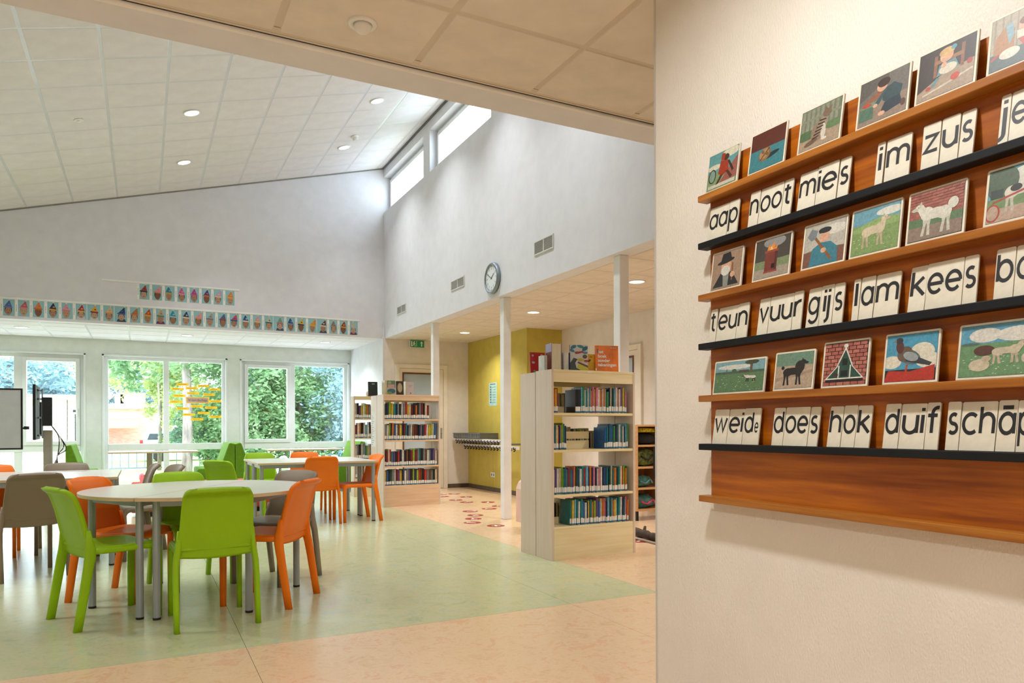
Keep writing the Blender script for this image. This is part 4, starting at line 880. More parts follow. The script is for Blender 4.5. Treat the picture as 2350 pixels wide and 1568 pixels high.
for k in range(4):
    pts = [(q1.x - X - .02, -.1, q1.z + .02), (q1.x - X + .08 + .03 * k, -.12, 1.02 - .05 * k), (q1.x - X + .06, -.13, .74), (q1.x - X + .03 + .05 * (k - 1.5), -.1, .45), (q1.x - X + .02 + .04 * (k - 1), -.12, .2), (hwid, -.05, .12)]
    part('cable', MB().tube(wire(pts), .007, 6), 'black' if k != 1 else 'plastic_white', t)

# ================================================================== BOOKCASES AND BOOKS
def bookcase(name, loc, rz, w, d, H, shelves, plinth, label, group, fascia=.09, mfront='maple_h', mside='maple_side'):
    t = thing(name, label, 'bookcase', loc, rz, group)
    s = .022
    for x in (0, w - s): part('side_panel', MB().box(x, x + s, 0, d, 0, H), mside, t, bevel=.0015)
    part('top_board', MB().box(s, w - s, 0, d, H - .022, H), mfront, t, bevel=.0015)
    part('fascia', MB().box(s, w - s, .004, .022, H - .022 - fascia, H - .022), mfront, t)
    for z in shelves: part('shelf', MB().box(s, w - s, .006, d - .004, z - .022, z), mfront, t, bevel=.0015)
    part('plinth', MB().box(s, w - s, .004, .022, 0, plinth - .022), mfront, t)
    return t
# one unit book: x thickness, y depth (spine at y=0, facing -y), z height
mb = MB()
mb.box(0, .09, .04, 1, 0, 1, 0).box(.91, 1, .04, 1, 0, 1, 0)
mb.loft([[(0, .04, z), (.12, .012, z), (.5, 0, z), (.88, .012, z), (1, .04, z), (.91, .05, z), (.09, .05, z)] for z in (0, 1)], 0)
mb.box(.09, .91, .05, .975, .012, .985, 1)
BOOK = mb.mesh('book', ['book_cover', 'pages'])
mb = MB(); mb.loft([[(.02, .03, z), (.12, .008, z), (.5, -.006, z), (.88, .008, z), (.98, .03, z)] for z in (.075, .27)], 0, caps=False, closed=False)
mb.loft([[(.02, .03, z), (.12, .008, z), (.5, -.006, z), (.88, .008, z), (.98, .03, z)] for z in (.02, .075)], 1, caps=False, closed=False)
LABEL = mb.mesh('spine_label', ['paper', 'label_band'])
CN = {'teal': '1f7f86', 'blue': '2a5fa3', 'navy': '1e2c52', 'light blue': '6fb3d0', 'green': '3f8f4f', 'lime': 'a0be3a', 'yellow': 'e3bf33', 'orange': 'dd7a2b', 'red': 'b8312c', 'dark red': '7c2228', 'pink': 'd77f98', 'purple': '6a4a86', 'white': 'dedbd2', 'cream': 'd8c8a4', 'grey': '85898c', 'black': '1d1e22', 'brown': '6e4a30', 'dark green': '1f4a3c'}
def book(x, y, z, rz, parent_M, th, dp, ht, cname, label, group, tilt=0, lab=True):
    c = lin(CN[cname]); v = random.uniform(.8, 1.15)
    o = link('book', BOOK); o.matrix_world = parent_M @ Matrix.Translation((x, y, z)) @ Matrix.Rotation(tilt, 4, 'Y') @ Matrix.Rotation(rz, 4, 'Z') @ Matrix.Diagonal((th, dp, ht, 1))
    o.color = (min(1, c[0] * v), min(1, c[1] * v), min(1, c[2] * v), 1)
    tag(o, label, 'book', group)
    if lab: link('spine_label', LABEL, o)
    return o
PALR = ['teal', 'teal', 'blue', 'light blue', 'white', 'white', 'yellow', 'green', 'red', 'orange', 'purple', 'lime', 'pink', 'cream', 'navy', 'dark green', 'teal', 'white']
PALL = ['navy', 'black', 'blue', 'dark red', 'red', 'white', 'cream', 'yellow', 'grey', 'dark green', 'brown', 'teal', 'lime', 'orange', 'black', 'grey', 'white', 'purple']
def fill(case_M, x0, x1, z, maxh, where, group, pal, tmin, tmax, hmin, hmax, dp=.16, y0=.03, lean=.35, start=1, seq=None):
    x = x0; i = start; lastc = None; tl = 0; left = 0
    while True:
        th = random.uniform(tmin, tmax)
        if left <= 0:
            old = tl; tl = R(random.uniform(-.15, 1) * lean * 2); left = random.randint(4, 9)
            x += max(0, .25 * (math.sin(old) - math.sin(tl)))
        if x + th + .25 * max(0, math.sin(tl)) > x1: break
        cn = seq[i - start] if seq and i - start < len(seq) else random.choice([c for c in pal if c != lastc])
        lastc = cn; left -= 1
        h = min(maxh - .02, random.uniform(hmin, hmax))
        book(x, y0 + random.uniform(0, .012), z + .0005 + max(0, math.sin(tl)) * th, 0, case_M, th * .96, dp * random.uniform(.9, 1.1), h, cn,
             '%s%s book, %s from left on %s' % ('thin ' if th < tmin + (tmax - tmin) * .35 else ('thick ' if th > tmin + (tmax - tmin) * .75 else ''), cn, nth(i), where), group, tl)
        x += th / math.cos(tl) + .0015; i += 1
    return i
# near bookcase: two units back to back
NB = Matrix.Translation((3.098, 5.318, 0)) @ Matrix.Rotation(R(1.0), 4, 'Z')
nb = bookcase('bookcase', NB.translation, R(1.0), .885, .272, 1.636, [1.264, .946, .560, .285], .285, 'tall maple bookcase standing by the board wall, open side to the camera', 'back-to-back bookcases', .085)
M2 = NB @ Matrix.Translation((.885, .552, 0)) @ Matrix.Rotation(R(180), 4, 'Z')
nb2 = bookcase('bookcase', M2.translation, R(181.0), .885, .272, 1.628, [1.264, .946, .560, .285], .285, 'rear unit of the near bookcase pair, seen behind its left side', 'back-to-back bookcases', .085)
GR = 'books in the near bookcase'
i = fill(NB, .03, .088, 1.264, .28, 'the top shelf of the near bookcase', GR, PALR, .010, .016, .19, .215, seq=['red', 'orange', 'yellow', 'red', 'white'])
book(.262, .03, 1.2645, 0, NB, .055, .17, .205, 'black', 'wide black book standing beside the gap on the top shelf of the near bookcase', GR)
fill(NB, .325, .835, 1.264, .28, 'the top shelf of the near bookcase', GR, PALR, .011, .024, .19, .235, start=i + 1)
i = fill(NB, .03, .185, .946, .29, 'the second shelf of the near bookcase', GR, PALR, .011, .022, .195, .235, seq=['teal', 'teal', 'cream', 'orange', 'blue', 'yellow', 'lime', 'teal'])
fill(NB, .575, .835, .946, .29, 'the second shelf of the near bookcase', GR, ['teal', 'blue', 'teal', 'light blue', 'white', 'green', 'navy'], .012, .024, .19, .235, start=i)
fill(NB, .03, .845, .560, .3, 'the third shelf of the near bookcase', GR, PALR, .012, .024, .205, .235)
fill(NB, .205, .84, .285, .25, 'the lowest shelf of the near bookcase', GR, PALR, .011, .024, .19, .225, lean=.8)
GR2 = 'books in the rear unit of the near bookcase'
for z, x0, x1, tx in ((1.264, .30, .70, 'top'), (.946, .2, .6, 'second'), (.560, .15, .7, 'third'), (.285, .35, .75, 'lowest')):
    fill(M2, x0, x1, z, .28, '%s shelf of the near rear unit' % tx, GR2, ['dark green', 'lime', 'navy', 'black', 'teal', 'cream'], .018, .04, .13, .2)
# book supports on the shelves
for z, x, w_ in ((1.264, .10, .15), (.946, .215, .3), (.285, .03, .16)):
    t = thing('storage_tray', 'low pale wooden tray on the %s shelf of the near bookcase' % {1.264: 'top', .946: 'second', .285: 'lowest'}[z], 'tray', group='trays in the near bookcase'); t.matrix_world = NB @ Matrix.Translation((x, .2, z + .0005))
    hh = .06 if z != .946 else .075
    part('front_board', MB().box(0, w_, 0, .01, 0, hh), 'maple_h', t, bevel=.001); part('bottom_board', MB().box(0, w_, .01, .06, 0, .008), 'maple_h', t)
    if z == .946: part('upper_board', MB().box(0, w_, 0, .01, .09, .155).box(.0, .01, .01, .02, 0, .155).box(w_ - .01, w_, .01, .02, 0, .155), 'maple_h', t)
# books and trims standing on top of the near bookcase
def front_book(M, x, y, z, w_, th, h, cname, label, rz=0, tilt=0, art=None, group='books displayed on the near bookcase'):
    """book showing its front cover; local x across, y depth, z up"""
    t = thing('book', label, 'book', group=group); t.matrix_world = M @ Matrix.Translation((x, y, z)) @ Matrix.Rotation(R(rz), 4, 'Z') @ Matrix.Rotation(R(tilt), 4, 'X')
    c = part('cover', MB().box(0, w_, 0, .003, 0, h).box(0, w_, th - .003, th, 0, h).box(0, .004, .003, th - .003, 0, h), 'book_cover', t, bevel=.0008); c.color = (*lin(CN.get(cname, cname)), 1)
    part('page_block', MB().box(.004, w_ - .004, .003, th - .003, .004, h - .004), 'pages', t)
    if art:
        mb = MB()
        for k, (col, pts) in enumerate(art): mb.poly([(min(max(p[0], 0), 1) * w_, -.0004 - k * .00004, min(max(p[1], 0), 1) * h) for p in pts], 0, col)
        part('cover_print', mb, 'print', t)
    return t
ZB = 1.6365
red_art = [B_('c0161c', 0, 0, 1, 1), E_(.18, .84, .07, .05, 'c9b89a'), E_(.78, .86, .09, .05, 'ddd5b0'), E_(.66, .68, .08, .035, '5a1013'), E_(.2, .5, .11, .055, 'b9c0c4'), E_(.75, .5, .06, .06, 'd8a090'), E_(.25, .08, .08, .07, '5f9a70')] + [B_('9a2a2c', .28, .8 - .025 * k, .6 - .04 * (k % 3), .808 - .025 * k) for k in range(4)] + [B_('9a2a2c', .3, .55 - .03 * k, .62, .558 - .03 * k) for k in range(3)]
front_book(NB, -.012, .335, ZB - .008, .15, .014, .185, 'c0161c', 'red book with small pictures standing at the left end of the near bookcase', -3, -6, red_art)
front_book(NB, .012, .14, ZB, .03, .1, .13, 'white', 'small white booklet beside the thick open-paged book on the near bookcase', 0, 0)
# thick book standing half open towards the camera: cover left, page edges right
t = thing('book', 'thick book with lilac and rust cover and cream page edges on the near bookcase', 'book', group='books displayed on the near bookcase'); t.matrix_world = NB @ Matrix.Translation((.055, .09, ZB))
hb = .235
c = part('cover', MB().prism([(0, .0, 0), (.003, 0, 0), (.033, .15, 0), (.03, .15, 0)], (0, 0, hb)).prism([(.101, .0, 0), (.104, 0, 0), (.114, .14, 0), (.111, .14, 0)], (0, 0, hb)), 'book_cover', t); c.color = (*lin('a58fae'), 1)
part('page_block', MB().prism([(.004, .004, .003), (.100, .004, .003), (.11, .138, .003), (.034, .145, .003)], (0, 0, hb - .008)), 'pages', t)
mbp = MB(); mbp.poly([(-.0008, 0, 0), (.0292, .15, 0), (.0292, .15, hb * .68), (-.0008, 0, hb * .68)], 0, '7a4038').poly([(-.0008, 0, hb * .68), (.0292, .15, hb * .68), (.0292, .15, hb), (-.0008, 0, hb)], 0, 'b6a9cc').poly([(.006, .04, hb * .1), (.0204, .112, hb * .1), (.0204, .112, hb * .5), (.006, .04, hb * .5)], 0, 'a4695a')
part('cover_print', mbp, 'print', t)
front_book(NB, .172, .07, ZB, .045, .1, .155, 'white', 'white paperback with blue spine left of the cartoon book', 0, 0)
front_book(NB, .219, .07, ZB, .014, .1, .155, 'navy', 'narrow navy book left of the cartoon book on the near bookcase', 0, 0)
cart = [B_('dcd8cf', 0, 0, 1, 1), E_(.2, .92, .17, .07, '2f7f9a', 15), E_(.6, .94, .2, .06, '3a8ca5', -10), E_(.85, .86, .18, .08, '2c6f8c', 20), E_(.12, .78, .14, .06, '3a8ca5', -15), E_(.85, .7, .14, .05, '4a97ac'), E_(.4, .7, .16, .05, '5b9a8c'), P_('b0342c', (.3, .72), (.75, .78), (.75, .7), (.3, .64)), E_(.83, .55, .13, .08, '8e2026'), E_(.83, .55, .08, .05, '3c6b4a'),
        P_('d8cf3a', (.3, 0), (1, 0), (1, .2), (.5, .3)), P_('7a4a34', (.4, .3), (1, .12), (1, .2), (.45, .36)), P_('3d4a44', (0, 0), (.0, .3), (.2, .5), (.42, .45), (.28, .3), (.35, .1), (.55, .04), (.55, 0)), E_(.6, .42, .2, .06, 'c8b93c'), E_(.9, .38, .13, .05, 'b5402f')]
front_book(NB, .238, .075, ZB, .165, .02, .228, '8e1f2c', 'cartoon book with blue clouds and yellow road on its cover', -14, -3, cart)
yel = [B_('e8b012', 0, 0, 1, 1), E_(.3, .62, .16, .07, '5a3a10', 20), E_(.5, .84, .15, .03, '8a5a10')] + [B_('a97a14', .2, .5 - .05 * k, .95, .51 - .05 * k) for k in range(8)] + [B_('e05a28', .2, .12, .9, .14)]
front_book(NB, .415, .085, ZB, .11, .012, .155, 'yellow', 'small yellow book half hidden by the orange book', 2, -3, yel)
ob = front_book(NB, .505, .075, ZB, .22, .018, .235, 'f5812a', 'bright orange book with white title on the near bookcase', -14, -2)
tx = lambda x, z: Matrix.Translation((x, -.0012, z)) @ Matrix.Rotation(R(90), 4, 'X')
for k, wd_ in enumerate(('het', 'boek', 'zonder', 'tekeningen')): textmesh('cover_title', wd_, .040, 'paper', ob, tx(.024, .178 - .039 * k), 'LEFT', .0012)
textmesh('cover_author', 'B.J. Novak', .013, 'paper', ob, tx(.2, .216), 'RIGHT')
part('cover_print', MB().add(*(lambda m: (m.v, m.f))(MB().poly([(.022 + .008 * math.cos(a), -.0012, .186 + .022 * math.sin(a)) for a in [2 * math.pi * k / 16 for k in range(16)]]))), 'plastic_grey', ob)
part('spine_label', MB().box(.0, .01, -.0008, 0, .01, .03), 'paper', ob)
tag_ = thing('shelf_tag', 'small white shelf tag on the top edge of the near bookcase', 'tag'); tag_.matrix_world = NB @ Matrix.Translation((.37, -.0015, 1.618)); part('tag_plate', MB().box(0, .04, 0, .0015, 0, .014), 'paper', tag_)

# far bookcase pair
FB = Matrix.Translation((3.055, 10.02, 0)) @ Matrix.Rotation(R(2.0), 4, 'Z')
fb = bookcase('bookcase', FB.translation, R(2.0), .885, .272, 1.615, [1.262, .96, .585, .305], .305, 'tall maple bookcase full of books beside the column and the glazed door', 'back-to-back bookcases', .06, 'maple_far')
M3 = FB @ Matrix.Translation((.885, .552, 0)) @ Matrix.Rotation(R(180), 4, 'Z')
fb2 = bookcase('bookcase', M3.translation, R(182.0), .885, .272, 1.612, [1.262, .96, .585, .305], .305, 'rear unit of the far bookcase pair, behind its left side panel', 'back-to-back bookcases', .06)
GF = 'books in the far bookcase'
for z, mh, x1, tx_ in ((1.262, .29, .74, 'top'), (.96, .27, .84, 'second'), (.585, .33, .855, 'third'), (.305, .25, .855, 'lowest')):
    fill(FB, .03, x1, z, mh, 'the %s shelf of the far bookcase' % tx_, GF, PALL, .021, .037, .205, .25, dp=.15, lean=2.2 if z == .96 else .6)
ZF = 1.6155
GT = 'books displayed on the far bookcase'
front_book(FB, -.115, .31, ZF - .003, .14, .02, .2, '24332f', 'dark green book standing at the left end of the far bookcase', 0, -4, [B_('24332f', 0, 0, 1, 1), B_('c9ccc6', .4, .82, .7, .87)], GT)
front_book(FB, .045, .05, ZF, .03, .13, .205, 'cream', 'cream book spine left of the landscape book on the far bookcase', 0, 0, None, GT)
front_book(FB, .078, .04, ZF, .125, .02, .205, 'cream', 'book with a pink title over a landscape on the far bookcase', 0, -3, [B_('c9bfa2', 0, 0, 1, 1), B_('6f8a6a', 0, .5, 1, 1), E_(.3, .85, .2, .1, 'a9b58a'), B_('d8a8a0', .1, .5, .9, .72), E_(.5, .25, .5, .18, '3f6f86'), E_(.3, .12, .3, .1, '7a9a4a')], GT)
front_book(FB, .215, .045, ZF, .115, .02, .2, 'brown', 'dark brown book with a pale oval on the far bookcase', 0, -3, [B_('3a2a20', 0, 0, 1, 1), E_(.5, .52, .36, .38, '8a7350'), E_(.5, .52, .3, .32, 'c2b08a')], GT)
front_book(FB, .36, .045, ZF, .02, .12, .2, 'cream', 'pale spine beside the pink-white book on the far bookcase', 0, 0, None, GT)
front_book(FB, .383, .05, ZF, .105, .02, .195, 'e0cfc8', 'pinkish white book at the right on the far bookcase', 0, -3, [B_('dccbc6', 0, 0, 1, 1), B_('a9928c', .2, .7, .8, .73), B_('a9928c', .2, .6, .7, .62), B_('8a6a5a', .45, .08, .6, .2)], GT)
# paper notice on the side of the far pair
t = thing('paper_notice', 'white paper notice taped to the side of the far bookcase', 'notice'); t.matrix_world = FB @ Matrix.Translation((-.0012, .53, .86)) @ Matrix.Rotation(R(-90), 4, 'Z')
part('sheet', MB().box(0, .2, 0, .001, 0, .52), 'paper', t)
part('print_lines', MB().add(*(lambda m: (m.v, m.f))([m.box(.02, .06 + .1 * ((k * 7) % 5) / 5, -.0006, -.0001, .03 + .028 * k, .036 + .028 * k) for m in [MB()] for k in range(16)][-1])), 'plastic_grey', t)
# narrow bookcase turned towards the hall, behind the far pair
TB = Matrix.Translation((3.30, 13.42, 0)) @ Matrix.Rotation(R(-14.0), 4, 'Z')
p = atz(810, 1125, 0)
TB = Matrix.Translation((3.085, 11.75, 0)) @ Matrix.Rotation(R(-4.0), 4, 'Z')
tb = bookcase('bookcase', TB.translation, R(-4.0), .42, .272, 1.66, [1.29, .97, .62, .3], .3, 'narrow bookcase at the alcove corner behind the far bookcase', 'back-to-back bookcases', .04)
for z, mh, tx_ in ((1.29, .31, 'top'), (.97, .29, 'second'), (.62, .32, 'third'), (.3, .3, 'lowest')):
    fill(TB, .03, .385, z, mh, 'the %s shelf of the narrow bookcase' % tx_, 'books in the narrow bookcase', PALL + ['white', 'light blue', 'white'], .024, .038, .21, .265, dp=.15, lean=1.5)
for k, (cn, lab) in enumerate((('dark red', 'lowest of the flat books on the narrow bookcase'), ('dark green', 'middle flat book on the narrow bookcase'), ('orange', 'topmost flat book on the narrow bookcase'))):
    o = link('book', BOOK); o.matrix_world = TB @ Matrix.Translation((.26, .03, 1.6605 + k * .028)) @ Matrix.Rotation(R(90), 4, 'Y') @ Matrix.Rotation(R(0), 4, 'Z') @ Matrix.Diagonal((.026, .15, .15, 1))
    o.matrix_world = TB @ Matrix.Translation((.24, .03, 1.6605 + .027 + k * .028)) @ Matrix.Rotation(R(90), 4, 'Y') @ Matrix.Diagonal((.026, .15, .16, 1))
    o.color = (*lin(CN[cn]), 1); tag(o, lab, 'book', 'flat books on the narrow bookcase')
# ================================================================== WALL THINGS IN THE HALL
# clock
cy_, cz_ = 8.105, 2.995
t = thing('wall_clock', 'round grey-rimmed clock on the white wall above the columns', 'clock', (XW, cy_, cz_))
MC = Matrix.Rotation(R(-90), 4, 'Y')   # lathe axis z -> -x
part('case', MB().lathe([(.17, .001), (.192, .004), (.195, .03), (.185, .05), (.172, .052), (.168, .04)], 40, M=MC, caps=False), 'clock_rim', t, smooth=True)
part('dial', MB().lathe([(.17, .036), (.01, .0365)], 40, M=MC), 'clock_face', t)
hm = MB()
def dialbox(mb, ang, r0, r1, w_, out):
    # angle clockwise from twelve as seen from the hall
    a = R(ang); d = Vector((0, -math.sin(a), math.cos(a))); n = Vector((0, math.cos(a), math.sin(a))); o = Vector((-out, 0, 0))
    mb.prism([d * r0 + n * w_ + o, d * r0 - n * w_ + o, d * r1 - n * w_ + o, d * r1 + n * w_ + o], (-.0012, 0, 0))
tk = MB()
for k in range(60): dialbox(tk, k * 6, .148 if k % 5 else .140, .158, .0008 if k % 5 else .002, .0372)
part('minute_marks', tk, 'ink', t)
for k in range(1, 13):
    a = R(k * 30); yy, zz = -math.sin(a) * .118, math.cos(a) * .118
    textmesh('numeral', str(k), .034, 'ink', t, Matrix.Translation((-.0374, yy, zz)) @ Matrix.Rotation(R(-90), 4, 'Z') @ Matrix.Rotation(R(90), 4, 'X'))
dialbox(hm, 55, -.02, .085, .004, .039); part('hour_hand', hm, 'ink', t)
hm = MB(); dialbox(hm, 300, -.025, .125, .003, .041); part('minute_hand', hm, 'ink', t)
# ventilation grilles
for (y0, y1, z0, z1, lab) in ((6.637, 7.058, 3.048, 3.205, 'right of the clock'), (9.03, 9.5, 3.065, 3.21, 'left of the clock'), (11.48, 11.94, 3.07, 3.21, 'near the far corner')):
    t = thing('air_grille', 'white ventilation grille ' + lab + ' on the clock wall', 'grille', (XW, (y0 + y1) / 2, (z0 + z1) / 2), 0, 'air grilles')
    L, h = (y1 - y0) / 2, (z1 - z0) / 2
    part('frame', MB().box(-.012, 0, -L, L, h - .014, h).box(-.012, 0, -L, L, -h, -h + .014).box(-.012, 0, -L, -L + .014, -h + .014, h - .014).box(-.012, 0, L - .014, L, -h + .014, h - .014).box(-.01, 0, -.008, .008, -h + .014, h - .014), 'vent_white', t, bevel=.002)
    part('backing', MB().box(-.002, -.0005, -L + .014, L - .014, -h + .014, h - .014), 'vent_dark', t)
    n = 9; lou = []
    for k in range(n):
        z = -h + .02 + (2 * h - .04) * k / (n - 1)
        part('louvre', MB().prism([(-.009, -L + .014, z - .004), (-.002, -L + .014, z + .002), (-.002, -L + .014, z + .0035), (-.009, -L + .014, z - .0025)], (0, 2 * L - .028, 0)), 'vent_white', t)
# party-hat photos on the far wall
HATS = [('5a6fae', '7a86c0'), ('d0605a', 'e090a0'), ('e88a4a', 'e07030'), ('20265a', 'e8a030'), ('eaa0ac', 'd88090'), ('c03038', 'e8c060'), ('f0b020', '8a2040'), ('f0c890', 'e8a070'), ('1f3f7a', '4a6aa8'), ('a8804a', 'e07a40'), ('c8402a', 'e8b030'), ('e0a860', '2a90a8'), ('2aa0b8', 'a8d0d8'), ('1c3a6a', 'e8e0c0'), ('f0a098', 'e89088'),
        ('b8a890', '6a80a0'), ('4a6a90', 'a03a48'), ('d04a60', '3a5aa0'), ('1e4f8a', 'e8e0d0'), ('e8a0b4', 'e8d080'), ('d8d0a8', '2a6a70'), ('7aa88a', 'd06a70'), ('2a4a80', '7a94c0'), ('e8c030', '303a50'), ('f08a28', 'e8c030'), ('6a3a28', 'e8e0d0'), ('8a7468', 'b09080'), ('a02830', 'e8b030'), ('d8c898', 'a8c8d0')]
HAIR = ['5a4030', '2a2018', '8a6a3a', 'b89a5a', '3a2a20']; SKN = ['c89878', 'a87858', '8a5c40', 'd0a488', 'b88868']
HN = {'5a6fae': 'blue-violet', 'd0605a': 'red and pink', 'e88a4a': 'orange', '20265a': 'navy and orange', 'eaa0ac': 'pink', 'c03038': 'red striped', 'f0b020': 'yellow', 'f0c890': 'cream', '1f3f7a': 'dark blue', 'a8804a': 'tan', 'c8402a': 'red', 'e0a860': 'sand and teal', '2aa0b8': 'turquoise', '1c3a6a': 'navy', 'f0a098': 'salmon'}
def hat_photo(X0, z0, w_, h, hat, k, label, group, strip, wide):
    t = thing('hat_photo', label, 'photo', (X0, YF - .002, z0), 0, group)
    part('print_sheet', MB().box(0, w_, -.0015, .0, 0, h), 'paper', t)
    mb = MB(); rr = random.Random(k * 7 + 3); y = -.0017; n = [0]
    def sh(col, pts):
        n[0] += 1; mb.poly([(p[0] * w_, y - n[0] * .0001, p[1] * h) for p in pts], 0, col)
    x0 = .2 if strip else .03
    sh('9fd0d8', [(x0, .02), (.99, .02), (.99, .98), (x0, .98)])
    if strip:
        for i in range(7): sh('6a6f78', [(.07, .3 + .06 * i), (.12, .3 + .06 * i), (.12, .33 + .06 * i), (.07, .33 + .06 * i)])
    cx_ = .58 + rr.uniform(-.05, .05); skn = rr.choice(SKN); hr = rr.choice(HAIR)
    if wide: sh(rr.choice(['d8dce0', '3a4a6a', '7a3a6a', '8a8f94']), [(cx_ - .36, .02), (cx_ + .36, .02), (cx_ + .27, .2), (cx_ - .27, .2)])
    sh(hr, E_(cx_, .36, .25, .27 if not wide else .22, 'x')[1]); sh(skn, E_(cx_, .31, .21, .25 if not wide else .2, 'x')[1])
    tip = cx_ + rr.uniform(-.05, .3)
    sh(hat[0], [(cx_ - .32, .5), (cx_ + .3, .46), (min(.96, tip), .95)]); sh(hat[1], [(cx_ - .32, .5), (cx_ + .3, .46), (cx_ + .27, .55), (cx_ - .28, .58)])
    sh(hat[1], E_(cx_ + .06, .68, .08, .04, 'x')[1]); sh('f0ece4', E_(min(.94, tip), .95, .06, .04, 'x', 0, 10)[1])
    for dx in (-.08, .08): sh('2a2220', E_(cx_ + dx, .35, .028, .016, 'x', 0, 8)[1])
    sh('8a3a3a', E_(cx_, .2, .08, .018, 'x', 0, 8)[1])
    part('printed_photo', mb, 'print', t)
rail = thing('picture_rail', 'long white picture rail above the lower row of hat photos', 'rail', (0, YF, 3.035), 0, 'picture rails')
part('profile', MB().box(-3.2, 3.45, -.012, 0, .0, .028), 'white_paint', rail, bevel=.002)
rail = thing('picture_rail', 'short white picture rail above the upper row of eight photos', 'rail', (0, YF, 3.41), 0, 'picture rails')
part('profile', MB().box(-.556, 1.432, -.012, 0, .0, .026), 'white_paint', rail, bevel=.002)
N_ = 29; xr = 3.415; xl = -1.84; pw = (xr - xl) / N_
for k in range(N_):
    hat = HATS[k]
    nm = HN.get(hat[0], 'patterned')
    hat_photo(xl + k * pw, 2.785, pw - .002, .25, hat, k, 'child photo with %s paper hat, %s from left in lower row' % (nm, nth(k + 1)), 'lower row of hat photos', k not in (6, 8, 21, 25), k in (5, 6, 8, 11, 17, 21, 25, 28))
H2 = [('b04030', '30304a'), ('f0a0a0', 'e89090'), ('2a80b0', 'c0b060'), ('e060a0', 'e8a0b0'), ('c04080', 'd060a0'), ('4a3a80', 'e07030'), ('e0a0d0', 'e8d8a0'), ('f08a28', 'f0b060')]
pw = (1.357 + .078) / 8
for k in range(8): hat_photo(-.078 + k * pw, 3.158, pw - .002, .25, H2[k], 50 + k, 'child photo with paper hat, %s from left in the short upper row' % nth(k + 1), 'upper row of hat photos', True, False)

# exit sign
t = thing('exit_sign', 'green and white emergency exit sign with running figure and upward arrow', 'sign', (4.345, 12.56, 2.605))
part('housing', MB().box(-.004, .272, 0, .05, -.004, .134), 'plastic_white', t, bevel=.003)
part('panel', MB().box(0, .268, -.003, 0, 0, .13), 'exit_green', t)
fig = MB()
def fp(*p): fig.poly([(q[0], -.0036, q[1]) for q in p])
fp((.205, .02), (.225, .02), (.225, .08), (.245, .08), (.215, .115), (.185, .08), (.205, .08))
fp((.015, .015), (.035, .015), (.035, .115), (.015, .115))
fp(*E_(.075, .105, .01, .01, 'x', 0, 12)[1]); fp((.055, .09), (.078, .094), (.083, .06), (.066, .055)); fp((.06, .06), (.078, .06), (.06, .035), (.042, .022), (.036, .03)); fp((.072, .06), (.083, .06), (.098, .035), (.092, .012), (.083, .014), (.085, .034)); fp((.078, .09), (.1, .072), (.096, .066), (.076, .08)); fp((.058, .09), (.04, .074), (.046, .068), (.06, .08))
fp((.115, .015), (.122, .015), (.122, .118), (.115, .118))
part('pictogram', fig, 'paper', t)
# poster, socket, rack, crate on and by the olive wall
XO = 5.53
t = thing('poster', 'pale blue poster with a column of dark letters on the olive wall', 'poster', (XO, 11.56, 1.52))
part('sheet', MB().box(-.002, 0, -.16, .16, 0, .41), 'poster_blue', t)
mb = MB()
for k in range(7): mb.box(-.0026, -.002, .06, .11, .05 + .045 * k, .08 + .045 * k).box(-.0026, -.002, -.12, .03 - .02 * (k % 3), .055 + .045 * k, .062 + .045 * k)
mb.box(-.0026, -.002, -.11, .11, .375, .392)
part('print_blocks', mb, 'plastic_grey', t)
t = thing('wall_socket', 'white double wall socket low on the olive wall', 'socket', (XO, 11.56, .255))
part('plate', MB().box(-.01, 0, -.085, .085, 0, .085), 'plastic_white', t, bevel=.003)
for y in (-.042, .042): part('socket_hole', MB().lathe([(.024, 0), (.02, .002)], 16, M=Matrix.Translation((-.0102, y, .042)) @ MC), 'plastic_grey', t)
part('cable_line', MB().box(-.004, 0, -.004, .004, -.18, 0).box(-.004, 0, -.003, .003, .085, .5), 'olive_wall', t)
t = thing('coat_rack', 'white two-row coat rack with dark hooks on the olive wall', 'coat rack', (XO, 10.3, 0))
L = 2.1
RR = {}
for nm, x, z in (('upper_rail', -.30, .905), ('lower_rail', -.13, .80)):
    RR[nm] = part(nm, MB().box(x - .012, x + .012, .02, L + .15, z - .03, z + .03), 'white_paint', t, bevel=.003)
for y in (.15, 1.05, 1.95):
    part('bracket', MB().box(-.31, 0, y - .012, y + .012, .845, .872).box(-.02, 0, y - .015, y + .015, .74, .96), 'plastic_grey', t)
hk = MB(); hk.tube(wire([(0, 0, 0), (-.03, 0, -.012), (-.04, 0, .004), (-.034, 0, .02)]), .009, 6); hk.tube(wire([(0, 0, -.02), (-.022, 0, -.045), (-.034, 0, -.035)]), .009, 6)
HK = hk.mesh('coat_hook', 'dark_rubber', True)
for nm, x, z in (('upper_rail', -.312, .895), ('lower_rail', -.142, .79)):
    for k in range(17): link('coat_hook', HK, RR[nm], (x, .12 + k * .125, z))
t = thing('plastic_crate', 'flat grey plastic crate lying on top of the coat rack', 'crate', (XO - .2, 11.95, .937))
cr = MB(); cr.box(-.14, .19, -.6, .6, 0, .012)
cr.box(-.15, -.138, -.6, .6, .012, .10).box(.188, .2, -.6, .6, .012, .10).box(-.138, .188, -.6, -.588, .012, .10).box(-.138, .188, .588, .6, .012, .10)
part('body', cr, 'plastic_grey', t, bevel=.002)
for k in range(12): part('rib', MB().box(-.156, -.15, -.56 + k * .1, -.545 + k * .1, .012, .085), 'plastic_grey', t)
part('rim', MB().box(-.158, -.15, -.605, .605, .085, .102).box(-.15, .2, -.608, -.6, .085, .102), 'plastic_grey', t)
